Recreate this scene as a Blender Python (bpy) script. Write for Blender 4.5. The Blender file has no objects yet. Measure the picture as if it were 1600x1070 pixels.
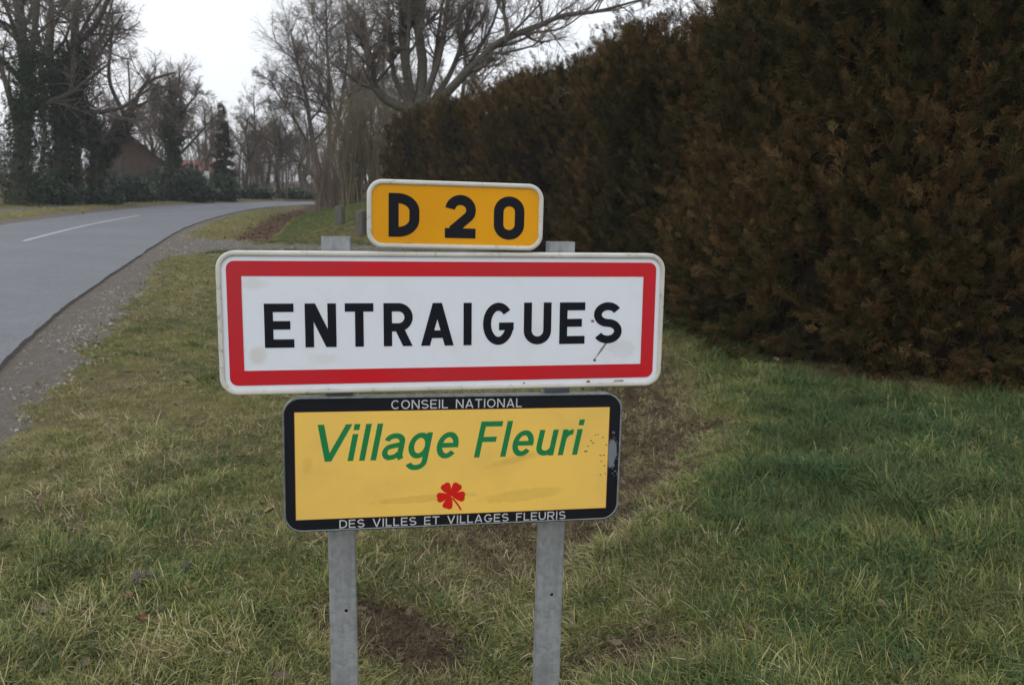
import bpy, math, random
import numpy as np
from mathutils import Vector

rng = np.random.default_rng(7)
random.seed(7)
S = bpy.context.scene
COL = S.collection
R_ = math.radians

# ------------------------------------------------------------------ camera
EYE = 1.65
FPX, PITCH, ROLL = 1256.56, 11.015, 1.3024          # photograph is 1600 x 1070
def cam_basis():
    p, r = R_(PITCH), R_(ROLL)
    fwd = np.array([0, math.cos(p), -math.sin(p)])
    up0 = np.array([0, math.sin(p), math.cos(p)])
    rt0 = np.array([1., 0, 0])
    rt = rt0*math.cos(r) + up0*math.sin(r)
    up = up0*math.cos(r) - rt0*math.sin(r)
    return rt, up, fwd
RT, UP, FW = cam_basis()
cam = bpy.data.objects.new('camera', bpy.data.cameras.new('camera'))
COL.objects.link(cam)
from mathutils import Matrix
M = Matrix(((RT[0], UP[0], -FW[0], 0), (RT[1], UP[1], -FW[1], 0), (RT[2], UP[2], -FW[2], EYE), (0, 0, 0, 1)))
cam.matrix_world = M
cam.data.sensor_width = 36
cam.data.lens = 36*FPX/1600
cam.data.clip_start = 0.05
cam.data.clip_end = 3000
cam.data.dof.use_dof = True
cam.data.dof.focus_distance = 2.3
cam.data.dof.aperture_fstop = 7.0
S.camera = cam

def at(u, v, Y):
    """world point on the sight line through photo point (u, v) at distance Y ahead"""
    d = FW + RT*(u-800)/FPX + UP*(535-v)/FPX
    return np.array([0, 0, EYE]) + d*(Y/d[1])

# ------------------------------------------------------------------ world and sun
SUN_EL, SUN_AZ = 38.0, 215.0        # soft light from behind the camera, to the left
w = bpy.data.worlds.new("World"); S.world = w
w.use_nodes = True
nt = w.node_tree; nt.nodes.clear()
wo = nt.nodes.new('ShaderNodeOutputWorld')
sky = nt.nodes.new('ShaderNodeTexSky'); sky.sky_type = 'NISHITA'; sky.sun_disc = False
sky.sun_elevation = R_(SUN_EL); sky.sun_rotation = R_(SUN_AZ)
bg1 = nt.nodes.new('ShaderNodeBackground'); bg1.inputs[1].default_value = 0.10
nt.links.new(sky.outputs[0], bg1.inputs[0])
tc = nt.nodes.new('ShaderNodeTexCoord')
noi = nt.nodes.new('ShaderNodeTexNoise'); noi.inputs['Scale'].default_value = 2.2; noi.inputs['Detail'].default_value = 4
nt.links.new(tc.outputs['Generated'], noi.inputs['Vector'])
rmp = nt.nodes.new('ShaderNodeValToRGB')
rmp.color_ramp.elements[0].position = .3; rmp.color_ramp.elements[0].color = (.90, .93, .985, 1)
rmp.color_ramp.elements[1].position = .7; rmp.color_ramp.elements[1].color = (.965, .98, 1.0, 1)
nt.links.new(noi.outputs[0], rmp.inputs[0])
bg2 = nt.nodes.new('ShaderNodeBackground'); bg2.inputs[1].default_value = 1.2
nt.links.new(rmp.outputs[0], bg2.inputs[0])
mixs = nt.nodes.new('ShaderNodeMixShader'); mixs.inputs[0].default_value = 0.94
nt.links.new(bg1.outputs[0], mixs.inputs[1]); nt.links.new(bg2.outputs[0], mixs.inputs[2])
nt.links.new(mixs.outputs[0], wo.inputs[0])

sl = bpy.data.lights.new('sun', 'SUN'); sl.energy = 0.5; sl.angle = R_(40); sl.color = (1, .97, .93)
so = bpy.data.objects.new('sun', sl); COL.objects.link(so)
az = R_(SUN_AZ)
sd = Vector((math.sin(az)*math.cos(R_(SUN_EL)), math.cos(az)*math.cos(R_(SUN_EL)), math.sin(R_(SUN_EL))))
so.rotation_euler = sd.to_track_quat('Z', 'Y').to_euler()
so.location = (0, 0, 30)
S.view_settings.view_transform = 'Standard'; S.view_settings.look = 'None'
S.cycles.use_adaptive_sampling = True; S.cycles.adaptive_threshold = 0.02; S.cycles.max_bounces = 3; S.cycles.diffuse_bounces = 2; S.cycles.glossy_bounces = 2; S.cycles.transmission_bounces = 1; S.cycles.caustics_reflective = False
S.view_settings.gamma = 1; S.view_settings.exposure = 0.0; S.view_settings.use_curve_mapping = False

# ------------------------------------------------------------------ helpers
def tag(o, label=None, cat=None, group=None, kind=None):
    if label: o['label'] = label
    if cat: o['category'] = cat
    if group: o['group'] = group
    if kind: o['kind'] = kind
    return o
def empty(name, loc=(0, 0, 0)):
    o = bpy.data.objects.new(name, None); o.location = loc; COL.objects.link(o)
    o.empty_display_size = .2
    return o
def link(name, me, mat=None, parent=None, col=None):
    o = bpy.data.objects.new(name, me)
    if mat is not None and not me.materials: me.materials.append(mat)
    (col or COL).objects.link(o)
    if parent is not None:
        o.parent = parent
    return o
def rel(o, parent):
    """keep world-space vertices while parented to an Empty that stands elsewhere"""
    o.parent = parent
    o.matrix_parent_inverse = parent.matrix_basis.inverted()
    return o
def np_mesh(name, V, F, smooth=True, mat_idx=None):
    """V (n,3); F list of int arrays each (m,k)"""
    me = bpy.data.meshes.new(name)
    V = np.asarray(V, np.float32)
    if not isinstance(F, list): F = [F]
    F = [np.asarray(f, np.int32) for f in F if len(f)]
    me.vertices.add(len(V)); me.vertices.foreach_set('co', V.ravel())
    li = np.concatenate([f.ravel() for f in F])
    cnt = np.concatenate([np.full(len(f), f.shape[1], np.int32) for f in F])
    st = np.concatenate([[0], np.cumsum(cnt)[:-1]]).astype(np.int32)
    me.loops.add(len(li)); me.loops.foreach_set('vertex_index', li)
    me.polygons.add(len(cnt)); me.polygons.foreach_set('loop_start', st); me.polygons.foreach_set('loop_total', cnt)
    me.polygons.foreach_set('use_smooth', np.full(len(cnt), smooth, bool))
    if mat_idx is not None: me.polygons.foreach_set('material_index', np.asarray(mat_idx, np.int32))
    me.update(calc_edges=True); me.validate()
    return me

class NT:
    """small material builder"""
    def __init__(s, name):
        s.m = bpy.data.materials.new(name); s.m.use_nodes = True
        s.t = s.m.node_tree; s.b = s.t.nodes['Principled BSDF']
        s.out = s.t.nodes['Material Output']
    def n(s, typ, **kw):
        nd = s.t.nodes.new('ShaderNode'+typ)
        for k, v in kw.items():
            if k.startswith('i_'):
                nd.inputs[k[2:].replace('_', ' ')].default_value = v
            else: setattr(nd, k, v)
        return nd
    def l(s, a, b): s.t.links.new(a, b)
    def noise(s, scale, detail=4, rough=.55, vec=None, dist=0.):
        nd = s.n('TexNoise'); nd.inputs['Scale'].default_value = scale
        nd.inputs['Detail'].default_value = detail; nd.inputs['Roughness'].default_value = rough
        nd.inputs['Distortion'].default_value = dist
        s.l(vec if vec is not None else s.pos(), nd.inputs['Vector']); return nd.outputs[0]
    def pos(s):
        if not hasattr(s, '_p'): s._p = s.n('TexCoord').outputs['Object']
        return s._p
    def wpos(s):
        if not hasattr(s, '_w'): s._w = s.n('NewGeometry').outputs['Position']
        return s._w
    def ramp(s, f, stops, interp='LINEAR'):
        r = s.n('ValToRGB'); cr = r.color_ramp; cr.interpolation = interp
        while len(cr.elements) < len(stops): cr.elements.new(.5)
        for e, (p, c) in zip(cr.elements, stops):
            e.position = p; e.color = (c[0], c[1], c[2], 1) if hasattr(c, '__len__') else (c, c, c, 1)
        s.l(f, r.inputs[0]); return r.outputs[0]
    def mix(s, fac, a, b, mode='MIX'):
        m = s.n('Mix', data_type='RGBA', blend_type=mode)
        for k, v in ((0, fac), (6, a), (7, b)):
            if isinstance(v, (int, float)): m.inputs[k].default_value = v
            elif isinstance(v, tuple): m.inputs[k].default_value = (*v[:3], 1)
            else: s.l(v, m.inputs[k])
        return m.outputs[2]
    def math(s, op, a, b=0.):
        m = s.n('Math', operation=op)
        for k, v in ((0, a), (1, b)):
            if isinstance(v, (int, float)): m.inputs[k].default_value = v
            else: s.l(v, m.inputs[k])
        return m.outputs[0]
    def bump(s, h, strength=.5, dist=.01):
        b = s.n('Bump'); b.inputs['Strength'].default_value = strength; b.inputs['Distance'].default_value = dist
        s.l(h, b.inputs['Height']); s.l(b.outputs[0], s.b.inputs['Normal'])
    def base(s, c, rough=.6, metal=0., spec=.5):
        if isinstance(c, tuple): s.b.inputs['Base Color'].default_value = (*c[:3], 1)
        else: s.l(c, s.b.inputs['Base Color'])
        if isinstance(rough, (int, float)): s.b.inputs['Roughness'].default_value = rough
        else: s.l(rough, s.b.inputs['Roughness'])
        s.b.inputs['Metallic'].default_value = metal
        s.b.inputs['Specular IOR Level'].default_value = spec
        return s

# value noise in numpy
_G = rng.random((256, 256))
def vnoise(x, y, sc, octv=3, seed=0):
    x = np.asarray(x, float)*sc + 37.1*seed; y = np.asarray(y, float)*sc + 11.7*seed
    tot = 0; amp = 1; nrm = 0
    for o in range(octv):
        xi = np.floor(x).astype(int); yi = np.floor(y).astype(int)
        fx = x-xi; fy = y-yi; fx = fx*fx*(3-2*fx); fy = fy*fy*(3-2*fy)
        a = _G[xi % 256, yi % 256]; b = _G[(xi+1) % 256, yi % 256]
        c = _G[xi % 256, (yi+1) % 256]; d = _G[(xi+1) % 256, (yi+1) % 256]
        tot = tot + amp*((a*(1-fx)+b*fx)*(1-fy)+(c*(1-fx)+d*fx)*fy)
        nrm += amp; amp *= .5; x = x*2.03+5.2; y = y*2.03+1.3
    return tot/nrm          # 0..1
def sstep(a, b, x):
    t = np.clip((x-a)/(b-a), 0, 1); return t*t*(3-2*t)

# ------------------------------------------------------------------ plan of the place
ROAD_R = np.array([(6., -20), (.4, -5.), (-1.75, 0.4), (-3.5, 4.6), (-4.53, 7.03), (-5.15, 8.59), (-6.03, 11.), (-6.95, 13.9), (-8.82, 19.7),
                   (-11.3, 27.9), (-13.5, 37.5), (-15.1, 47.), (-15.2, 54.), (-13.4, 61.5), (-9.6, 66.5), (-4.4, 69.5), (4., 71.5), (16, 72.), (60, 72)])
def resample(P, ds):
    P = np.asarray(P, float)
    # Catmull-Rom then uniform
    Q = []
    for i in range(len(P)-1):
        p0 = P[max(i-1, 0)]; p1 = P[i]; p2 = P[i+1]; p3 = P[min(i+2, len(P)-1)]
        t = np.linspace(0, 1, 24, endpoint=False)[:, None]
        Q.append(.5*((2*p1)+(-p0+p2)*t+(2*p0-5*p1+4*p2-p3)*t*t+(-p0+3*p1-3*p2+p3)*t**3))
    Q.append(P[-1:]); Q = np.concatenate(Q)
    L = np.concatenate([[0], np.cumsum(np.linalg.norm(np.diff(Q, axis=0), axis=1))])
    n = max(2, int(L[-1]/ds)+1); s = np.linspace(0, L[-1], n)
    return np.stack([np.interp(s, L, Q[:, k]) for k in range(Q.shape[1])], 1)
RR = resample(ROAD_R, .5)
def nrm2(P):
    T = np.gradient(P, axis=0); T /= np.linalg.norm(T, axis=1)[:, None]
    return np.stack([T[:, 1], -T[:, 0]], 1), T          # normal pointing right of travel
ROAD_W = 5.7
RRc = resample(ROAD_R, 2.)
def sdist(P, x, y):
    """signed distance to polyline P (positive on the right of travel) and arclength"""
    x = np.asarray(x, float).ravel(); y = np.asarray(y, float).ravel()
    best = np.full(x.shape, 1e9); sg = np.ones(x.shape); arc = np.zeros(x.shape); acc = 0
    for i in range(len(P)-1):
        a = P[i]; d = P[i+1]-a; L = math.hypot(*d)
        t = np.clip(((x-a[0])*d[0]+(y-a[1])*d[1])/L**2, 0, 1)
        ex = x-a[0]-t*d[0]; ey = y-a[1]-t*d[1]; q = ex*ex+ey*ey
        m = q < best
        best = np.where(m, q, best); sg = np.where(m, np.sign(d[1]*ex-d[0]*ey), sg); arc = np.where(m, acc+t*L, arc)
        acc += L
    return np.sqrt(best)*sg, arc
DITCH_F = np.array([(-7.3, 22.6), (-8.2, 26.), (-9.9, 33.5), (-12.2, 44.), (-13.4, 54)])
DITCH_N = np.array([(-.2, .2), (.05, 1.6), (-.05, 2.6), (.15, 3.9), (.85, 5.4), (1.35, 7.), (1.5, 9.), (.9, 12.5), (-.6, 16.)])
HEDGE = np.array([(9.5, 8.4), (6.2, 6.8), (4.6, 6.5), (3.3, 6.35), (2.7, 7.2), (2.55, 8.8), (2.4, 10.8), (1.1, 16.3), (-1.3, 22.6), (-4.6, 30.8)])

def zones(x, y):
    """ground height and material weights"""
    sh = np.shape(x); x = np.asarray(x, float).ravel(); y = np.asarray(y, float).ravel()
    s, _ = sdist(RRc, x, y)
    dn, an = sdist(DITCH_N, x, y); df, af = sdist(DITCH_F, x, y)
    dr = np.hypot(x, y)
    n1 = vnoise(x, y, .8, 3, 1); n2 = vnoise(x, y, 4., 3, 2); n3 = vnoise(x, y, .25, 2, 3)
    onroad = sstep(.06, -.06, s)*sstep(-ROAD_W-.1, -ROAD_W+.1, s)
    # widths of the bare shoulder
    shw = .36+.30*sstep(4.5, 9.5, y)-.2*sstep(12, 16, y)
    shw = shw + (n1-.5)*.4+(n2-.5)*.55
    gravel = sstep(shw+.28, shw-.22, s)*(s > -.2)
    drive = sstep(1.3, .9, np.abs(y-(20.0+.18*(x+7))) + (n2-.5)*.7)*(s > -.1)*sstep(1.5, .5, x)
    drive = np.maximum(drive, sstep(2.6, 1.7, np.hypot((x+8.6)*1.1, (y-19.9)*.75)+(n2-.5)*.8)*(s > -.1))
    lpath = sstep(.75, .4, np.abs(s+ROAD_W+.35+(n1-.5)*.4)) + .8*sstep(.5, .2, np.abs(s+ROAD_W+3.1+(n1-.5)*.5)-.35)*sstep(60, 50, y)
    gravel = np.clip(np.maximum(gravel, drive)+lpath*.9, 0, 1)
    h = (n1-.5)*.05 + (n2-.5)*.034 + (n3-.5)*.06*sstep(10, 30, dr)
    h = h*(1-onroad)
    h = h*(1-.7*gravel)
    # near ditch: a shallow grassy hollow that starts behind the sign
    dd = (.22+.05*sstep(4.5, 2., an))*np.exp(-(dn/.5)**2)*sstep(18.5, 11.5, an)
    h = h - dd
    # bank rising from the hollow to the hedge
    right = sstep(.1, 2.2, dn)*sstep(20, 15, y)
    h = h + .13*sstep(.5, 2.6, dn)*sstep(20, 15, y)*sstep(1., 3.5, y)
    # far ditch and lawn bank
    fy = sstep(22., 24.5, y)
    h = h - .38*np.exp(-(df/.8)**2)*fy*sstep(60, 50, y)
    h = h + (.85*sstep(.5, 4.5, df)+.3*sstep(4, 14, df))*fy*sstep(75, 60, y)
    h = np.where(s < -ROAD_W, h+.05*sstep(-ROAD_W, -ROAD_W-2, s)+.02*np.clip(-ROAD_W-s, 0, 30), h)
    h = h*sstep(-.1, .5, np.abs(s+ROAD_W/2)-ROAD_W/2+.1) - .035*onroad
    h = h - .02*(1-onroad)*gravel
    soil = np.clip(1.6*np.exp(-((dn+.10)/.42)**2)*sstep(3., 4., an)*sstep(10.5, 7.5, an)*sstep(.2, .5, n2), 0, 1)
    soil = np.maximum(soil, sstep(.33, .18, np.hypot((x+.40)/1.2, (y-2.95)/.9)+(n2-.5)*.22))
    soil = np.maximum(soil, .85*sstep(.34, .16, np.hypot((x-.56)/1.2, (y-2.74)/.8)+(n2-.5)*.3))
    soil = np.maximum(soil, .85*sstep(.62, .25, np.abs((x-.62)-(y-4.6)*.33)+(n2-.5)*.9)*sstep(3.4, 4., y)*sstep(7.6, 6.4, y))
    leaf = np.clip(1.2*np.exp(-((df+.2)/.5)**2)*fy, 0, 1)
    hd_, _ = sdist(HEDGE, x, y); soil = np.maximum(soil, .85*sstep(-.45, .15, hd_+(n2-.5)*.5))
    return [a.reshape(sh) for a in (h, gravel, soil, leaf, s, dn)]
def hz(x, y): return zones(np.atleast_1d(x), np.atleast_1d(y))[0]

# ------------------------------------------------------------------ ground sheet
def axis_pts(lo, hi, a, b, d, g):
    mid = np.arange(a, b+1e-6, d); L = []; x = a; st = d
    while x > lo: st *= g; x -= st; L.append(x)
    Rr = []; x = mid[-1]; st = d
    while x < hi: st *= g; x += st; Rr.append(x)
    return np.concatenate([L[::-1], mid, Rr])
xs = axis_pts(-900, 900, -5.5, 5.5, .05, 1.035)
ys = axis_pts(-60, 1500, 1.2, 11, .05, 1.022)
X, Y = np.meshgrid(xs, ys)
H, GR, SO, LE, SD, DN = zones(X, Y)
H = H*sstep(400, 150, np.hypot(X, Y))
nx, ny = len(xs), len(ys)
idx = np.arange(nx*ny).reshape(ny, nx)
F = np.stack([idx[:-1, :-1], idx[:-1, 1:], idx[1:, 1:], idx[1:, :-1]], -1).reshape(-1, 4)
me = np_mesh('ground', np.stack([X, Y, H], -1).reshape(-1, 3), F)
ca = me.color_attributes.new('zone', 'FLOAT_COLOR', 'POINT')
moss = sstep(.5, .72, vnoise(X, Y, 1.1, 3, 5))*sstep(.3, -.4, DN)
ca.data.foreach_set('color', np.stack([GR, SO, LE, moss], -1).astype(np.float32).ravel())

g = NT('ground_mat')
zn = g.n('VertexColor'); zn.layer_name = 'zone'
sep = g.n('SeparateColor'); g.l(zn.outputs[0], sep.inputs[0])
fine = g.noise(60, 6, .7); mid = g.noise(9, 5, .6); big = g.noise(1.3, 4)
grassc = g.ramp(mid, [(.25, (.05, .036, .022)), (.42, (.10, .085, .040)), (.55, (.12, .112, .045)), (.75, (.24, .20, .12))])
grassc = g.mix(g.ramp(fine, [(.35, 0.), (.75, .75)]), grassc, (.12, .10, .055))
mossc = g.mix(fine, (.095, .092, .028), (.19, .165, .07))
grassc = g.mix(g.math('MULTIPLY', zn.outputs[1], .8), grassc, mossc)
dirt = g.ramp(fine, [(.2, (.07, .056, .045)), (.5, (.145, .122, .100)), (.8, (.29, .25, .21))])
vo = g.n('TexVoronoi'); vo.inputs['Scale'].default_value = 55; g.l(g.pos(), vo.inputs['Vector'])
stone = g.ramp(vo.outputs['Color'], [(.2, .09), (.8, .24)])
dirt = g.mix(g.ramp(g.noise(6, 4), [(.45, 0.), (.65, .6)]), dirt, stone)
soilc = g.ramp(fine, [(.25, (.022, .015, .010)), (.5, (.065, .046, .032)), (.75, (.15, .115, .08))])
soilc = g.mix(g.ramp(g.noise(26, 5, .75), [(.48, 0.), (.6, .7)]), soilc, (.12, .095, .05))
leafc = g.ramp(fine, [(.25, (.045, .026, .016)), (.7, (.15, .085, .05))])
edge = g.noise(14, 5, .7)
def wgt(o):
    return g.ramp(g.math('ADD', o, g.math('MULTIPLY', g.math('SUBTRACT', edge, .5), .9)), [(.35, 0.), (.62, 1.)])
grassc = g.mix(g.ramp(g.noise(3.2, 5, .7), [(.5, 0.), (.62, .6)]), grassc, (.13, .10, .07))
grassc = g.mix(1., grassc, (1.25, 1.22, 1.15), 'MULTIPLY')
c = g.mix(wgt(sep.outputs[0]), grassc, dirt)
c = g.mix(wgt(sep.outputs[2]), c, leafc)
c = g.mix(wgt(sep.outputs[1]), c, soilc)
g.base(c, .95, spec=.15)
g.bump(g.math('ADD', fine, g.math('MULTIPLY', mid, .7)), .9, .02)
ground = link('ground', me, g.m); tag(ground, kind='structure')

# ------------------------------------------------------------------ road
NN, TT = nrm2(RR)
def strip(P, offs, zf, name, mat, jag=None):
    N_, _ = nrm2(P); rows = []
    for j, o in enumerate(offs):
        oo = np.full(len(P), o) if np.isscalar(o) else o
        q = P+N_*oo[:, None]
        rows.append(np.concatenate([q, (zf(oo, j) if callable(zf) else np.full(len(P), zf))[:, None]], 1))
    V = np.stack(rows, 1); n, k = V.shape[:2]
    ii = np.arange(n*k).reshape(n, k)
    F = np.stack([ii[:-1, :-1], ii[:-1, 1:], ii[1:, 1:], ii[1:, :-1]], -1).reshape(-1, 4)
    return link(name, np_mesh(name, V.reshape(-1, 3), F), mat)
Pf = resample(ROAD_R, .08)
s_ = np.arange(len(Pf))*.08
jag = (vnoise(s_, s_*0, .7, 2, 9)-.5)*.07+(vnoise(s_, s_*0, 6., 4, 19)-.5)*.05
def crown(o): return .012+.05*(1-((o+ROAD_W/2)/(ROAD_W/2))**2)
a = NT('asphalt')
f1 = a.noise(90, 6, .8); f2 = a.noise(2.2, 5, .6); f3 = a.noise(.35, 4)
vv = a.n('TexVoronoi'); vv.inputs['Scale'].default_value = 130; a.l(a.pos(), vv.inputs['Vector'])
c = a.ramp(f1, [(.3, (.075, .082, .095)), (.5, (.145, .156, .178)), (.7, (.27, .285, .31))])
c = a.mix(a.ramp(f2, [(.35, .35), (.7, 0.)]), c, (.10, .105, .115))
c = a.mix(a.ramp(f3, [(.4, 0.), (.7, .4)]), c, (.21, .218, .23))
c = a.mix(a.ramp(a.noise(14, 6, .75), [(.52, 0.), (.66, .6)]), c, (.075, .078, .082))
c = a.mix(a.ramp(a.noise(45, 3, .6), [(.6, 0.), (.7, .5)]), c, (.32, .32, .33))
a.base(c, .72, spec=.45); a.bump(vv.outputs[0], .35, .004)
road = strip(Pf, [jag+.0, jag*.5-.25, -1., -2., -ROAD_W/2, -3.7, -4.7, -ROAD_W+.25, -ROAD_W-jag[::-1]],
             lambda o, j: np.where(np.abs(o+ROAD_W/2) > ROAD_W/2-.12, .012, crown(o)), 'road', a.m)
tag(road, kind='structure')
# crumbling dark edge of the asphalt
ae = NT('asphalt_edge'); ae.base(ae.ramp(ae.noise(40, 5, .7), [(.3, (.06, .053, .047)), (.7, (.14, .12, .10))]), .9); 
edge_o = strip(Pf, [jag+.001, jag+.02], lambda o, j: np.full(len(Pf), .012 if j == 0 else -.045), 'road_edge', ae.m)
tag(edge_o, kind='structure')
# centre line dashes: a separate sheet following the crown
wl = NT('road_paint')
wl.base(wl.mix(wl.ramp(wl.noise(35, 5, .7), [(.5, 0.), (.68, .85)]), (.50, .52, .54), (.15, .16, .175)), .7)
arc = np.arange(len(Pf))*.08
_, a0 = sdist(RRc, [-11.73], [19.67]); 
def dash(s0, s1, name, off=-3.0, wd=.055):
    m = (arc >= s0) & (arc <= s1); P = Pf[m]
    N_, _ = nrm2(P)
    V = np.stack([np.concatenate([P+N_*(off+k*wd), (crown(np.full(len(P), off+k*wd))+.005)[:, None]], 1) for k in (1, 0, -1)], 1)
    n, k = V.shape[:2]; ii = np.arange(n*k).reshape(n, k)
    F = np.stack([ii[:-1, :-1], ii[:-1, 1:], ii[1:, 1:], ii[1:, :-1]], -1).reshape(-1, 4)
    return tag(link(name, np_mesh(name, V.reshape(-1, 3), F), wl.m), kind='structure')
# ------------------------------------------------------------------ scatter with geometry nodes
def scatter(name, protos, P, rot, scl, pick, tint, mat=None):
    me = bpy.data.meshes.new(name); me.vertices.add(len(P))
    me.vertices.foreach_set('co', np.asarray(P, np.float32).ravel())
    for nm, ty, arr in (('rot', 'FLOAT_VECTOR', rot), ('scl', 'FLOAT_VECTOR', scl), ('pick', 'INT', pick), ('tint', 'FLOAT', tint)):
        at_ = me.attributes.new(nm, ty, 'POINT')
        at_.data.foreach_set('vector' if ty == 'FLOAT_VECTOR' else 'value', np.asarray(arr, np.int32 if ty == 'INT' else np.float32).ravel())
    me.update()
    c = bpy.data.collections.new(name+'_pieces')
    for i, pm in enumerate(protos):
        c.objects.link(bpy.data.objects.new('%s_piece_%02d' % (name, i), pm))
    o = link(name, me)
    ng = bpy.data.node_groups.new(name+'_nodes', 'GeometryNodeTree')
    ng.interface.new_socket('Geometry', in_out='INPUT', socket_type='NodeSocketGeometry')
    ng.interface.new_socket('Geometry', in_out='OUTPUT', socket_type='NodeSocketGeometry')
    N = ng.nodes; Lk = ng.links.new
    gi = N.new('NodeGroupInput'); go = N.new('NodeGroupOutput')
    ci = N.new('GeometryNodeCollectionInfo'); ci.inputs['Collection'].default_value = c
    ci.inputs['Separate Children'].default_value = True; ci.inputs['Reset Children'].default_value = True
    ip = N.new('GeometryNodeInstanceOnPoints'); ip.inputs['Pick Instance'].default_value = True
    def na(n_, ty):
        q = N.new('GeometryNodeInputNamedAttribute'); q.data_type = ty; q.inputs['Name'].default_value = n_
        return q.outputs['Attribute']
    e2r = N.new('FunctionNodeEulerToRotation'); Lk(na('rot', 'FLOAT_VECTOR'), e2r.inputs[0])
    Lk(gi.outputs[0], ip.inputs['Points']); Lk(ci.outputs[0], ip.inputs['Instance'])
    Lk(na('pick', 'INT'), ip.inputs['Instance Index']); Lk(e2r.outputs[0], ip.inputs['Rotation'])
    Lk(na('scl', 'FLOAT_VECTOR'), ip.inputs['Scale']); Lk(ip.outputs[0], go.inputs[0])
    md = o.modifiers.new('scatter', 'NODES'); md.node_group = ng
    return o

# ---- blade tufts
def tuft(n, rad, hmin, hmax, lean, wid, seg=3, seed=0):
    r = np.random.default_rng(seed); V = []; F4 = []; F3 = []; C = []
    k = 0
    for i in range(n):
        a = r.uniform(0, 2*math.pi); rr = rad*math.sqrt(r.random()); p = np.array([rr*math.cos(a), rr*math.sin(a), -.012])
        h = r.uniform(hmin, hmax); az = a+r.normal(0, 1.1); el = math.pi/2-abs(r.normal(0, lean*.6))-.1
        d = np.array([math.cos(az)*math.cos(el), math.sin(az)*math.cos(el), math.sin(el)])
        wv = np.array([-math.sin(az), math.cos(az), 0])*wid*r.uniform(.6, 1.3)
        tw = r.normal(0, .5); hx = np.array([math.cos(az), math.sin(az), 0])
        wv = wv*math.cos(tw)+np.array([0, 0, wid])*math.sin(tw)*.6
        droop = r.uniform(.25, 1.0)*lean*1.6
        base = k
        for s in range(seg+1):
            t = s/seg
            ww = wv*(1-.85*t**1.5)*.5
            if s < seg: V += [p-ww, p+ww]; k += 2
            else: V += [p]; k += 1
            d = d+np.array([0, 0, -droop/seg*(.6+t)])+hx*.12/seg; d /= np.linalg.norm(d)
            p = p+d*h/seg
            if p[2] < .002: p[2] = .002+.004*r.random()
        for s in range(seg-1):
            b = base+2*s; F4.append((b, b+1, b+3, b+2))
        b = base+2*(seg-1); F3.append((b, b+1, b+2))
        C += [r.random()]*(2*seg+1)
    me = np_mesh('grass_tuft', V, [np.array(F4), np.array(F3)])
    at_ = me.attributes.new('blade', 'FLOAT', 'POINT'); at_.data.foreach_set('value', np.array(C, np.float32))
    return me
gm = NT('grass_blade')
an = gm.n('Attribute'); an.attribute_type = 'INSTANCER'; an.attribute_name = 'tint'
bl = gm.n('Attribute'); bl.attribute_name = 'blade'
oi = gm.n('ObjectInfo')
v = gm.math('ADD', gm.math('ADD', gm.math('MULTIPLY', bl.outputs['Fac'], .55), gm.math('MULTIPLY', oi.outputs['Random'], .22)),
            gm.math('SUBTRACT', an.outputs['Fac'], .42))
cc = gm.ramp(v, [(.0, (.042, .085, .034)), (.2, (.080, .140, .050)), (.4, (.155, .195, .064)), (.56, (.28, .28, .075)), (.74, (.44, .38, .19)), (.92, (.66, .58, .38)), (.99, (.56, .48, .32)), (1., (.15, .110, .07))])
wn = gm.noise(2.3, 4, .6, gm.wpos())
cc = gm.mix(gm.ramp(wn, [(.38, .3), (.6, 0.)]), cc, (.13, .115, .05))
gm.base(cc, .7, spec=.15)
gm.b.inputs['Subsurface Weight'].default_value = 0.0
SHORT = [tuft(30, .055, .015, .05, 1.7, .0030, 3, 10+i) for i in range(6)]
LONG = [tuft(30, .05, .05, .14, 1.7, .0042, 4, 30+i) for i in range(6)]
FLAT = [tuft(22, .06, .05, .13, 2.2, .003, 4, 50+i) for i in range(4)]
FARG = [tuft(26, .16, .05, .12, 1.0, .009, 3, 70+i) for i in range(4)]
for m_ in SHORT+LONG+FLAT+FARG: m_.materials.append(gm.m)
GP = SHORT+LONG+FLAT+FARG     # 0-5 short, 6-11 long, 12-15 flat, 16-19 far

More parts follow.
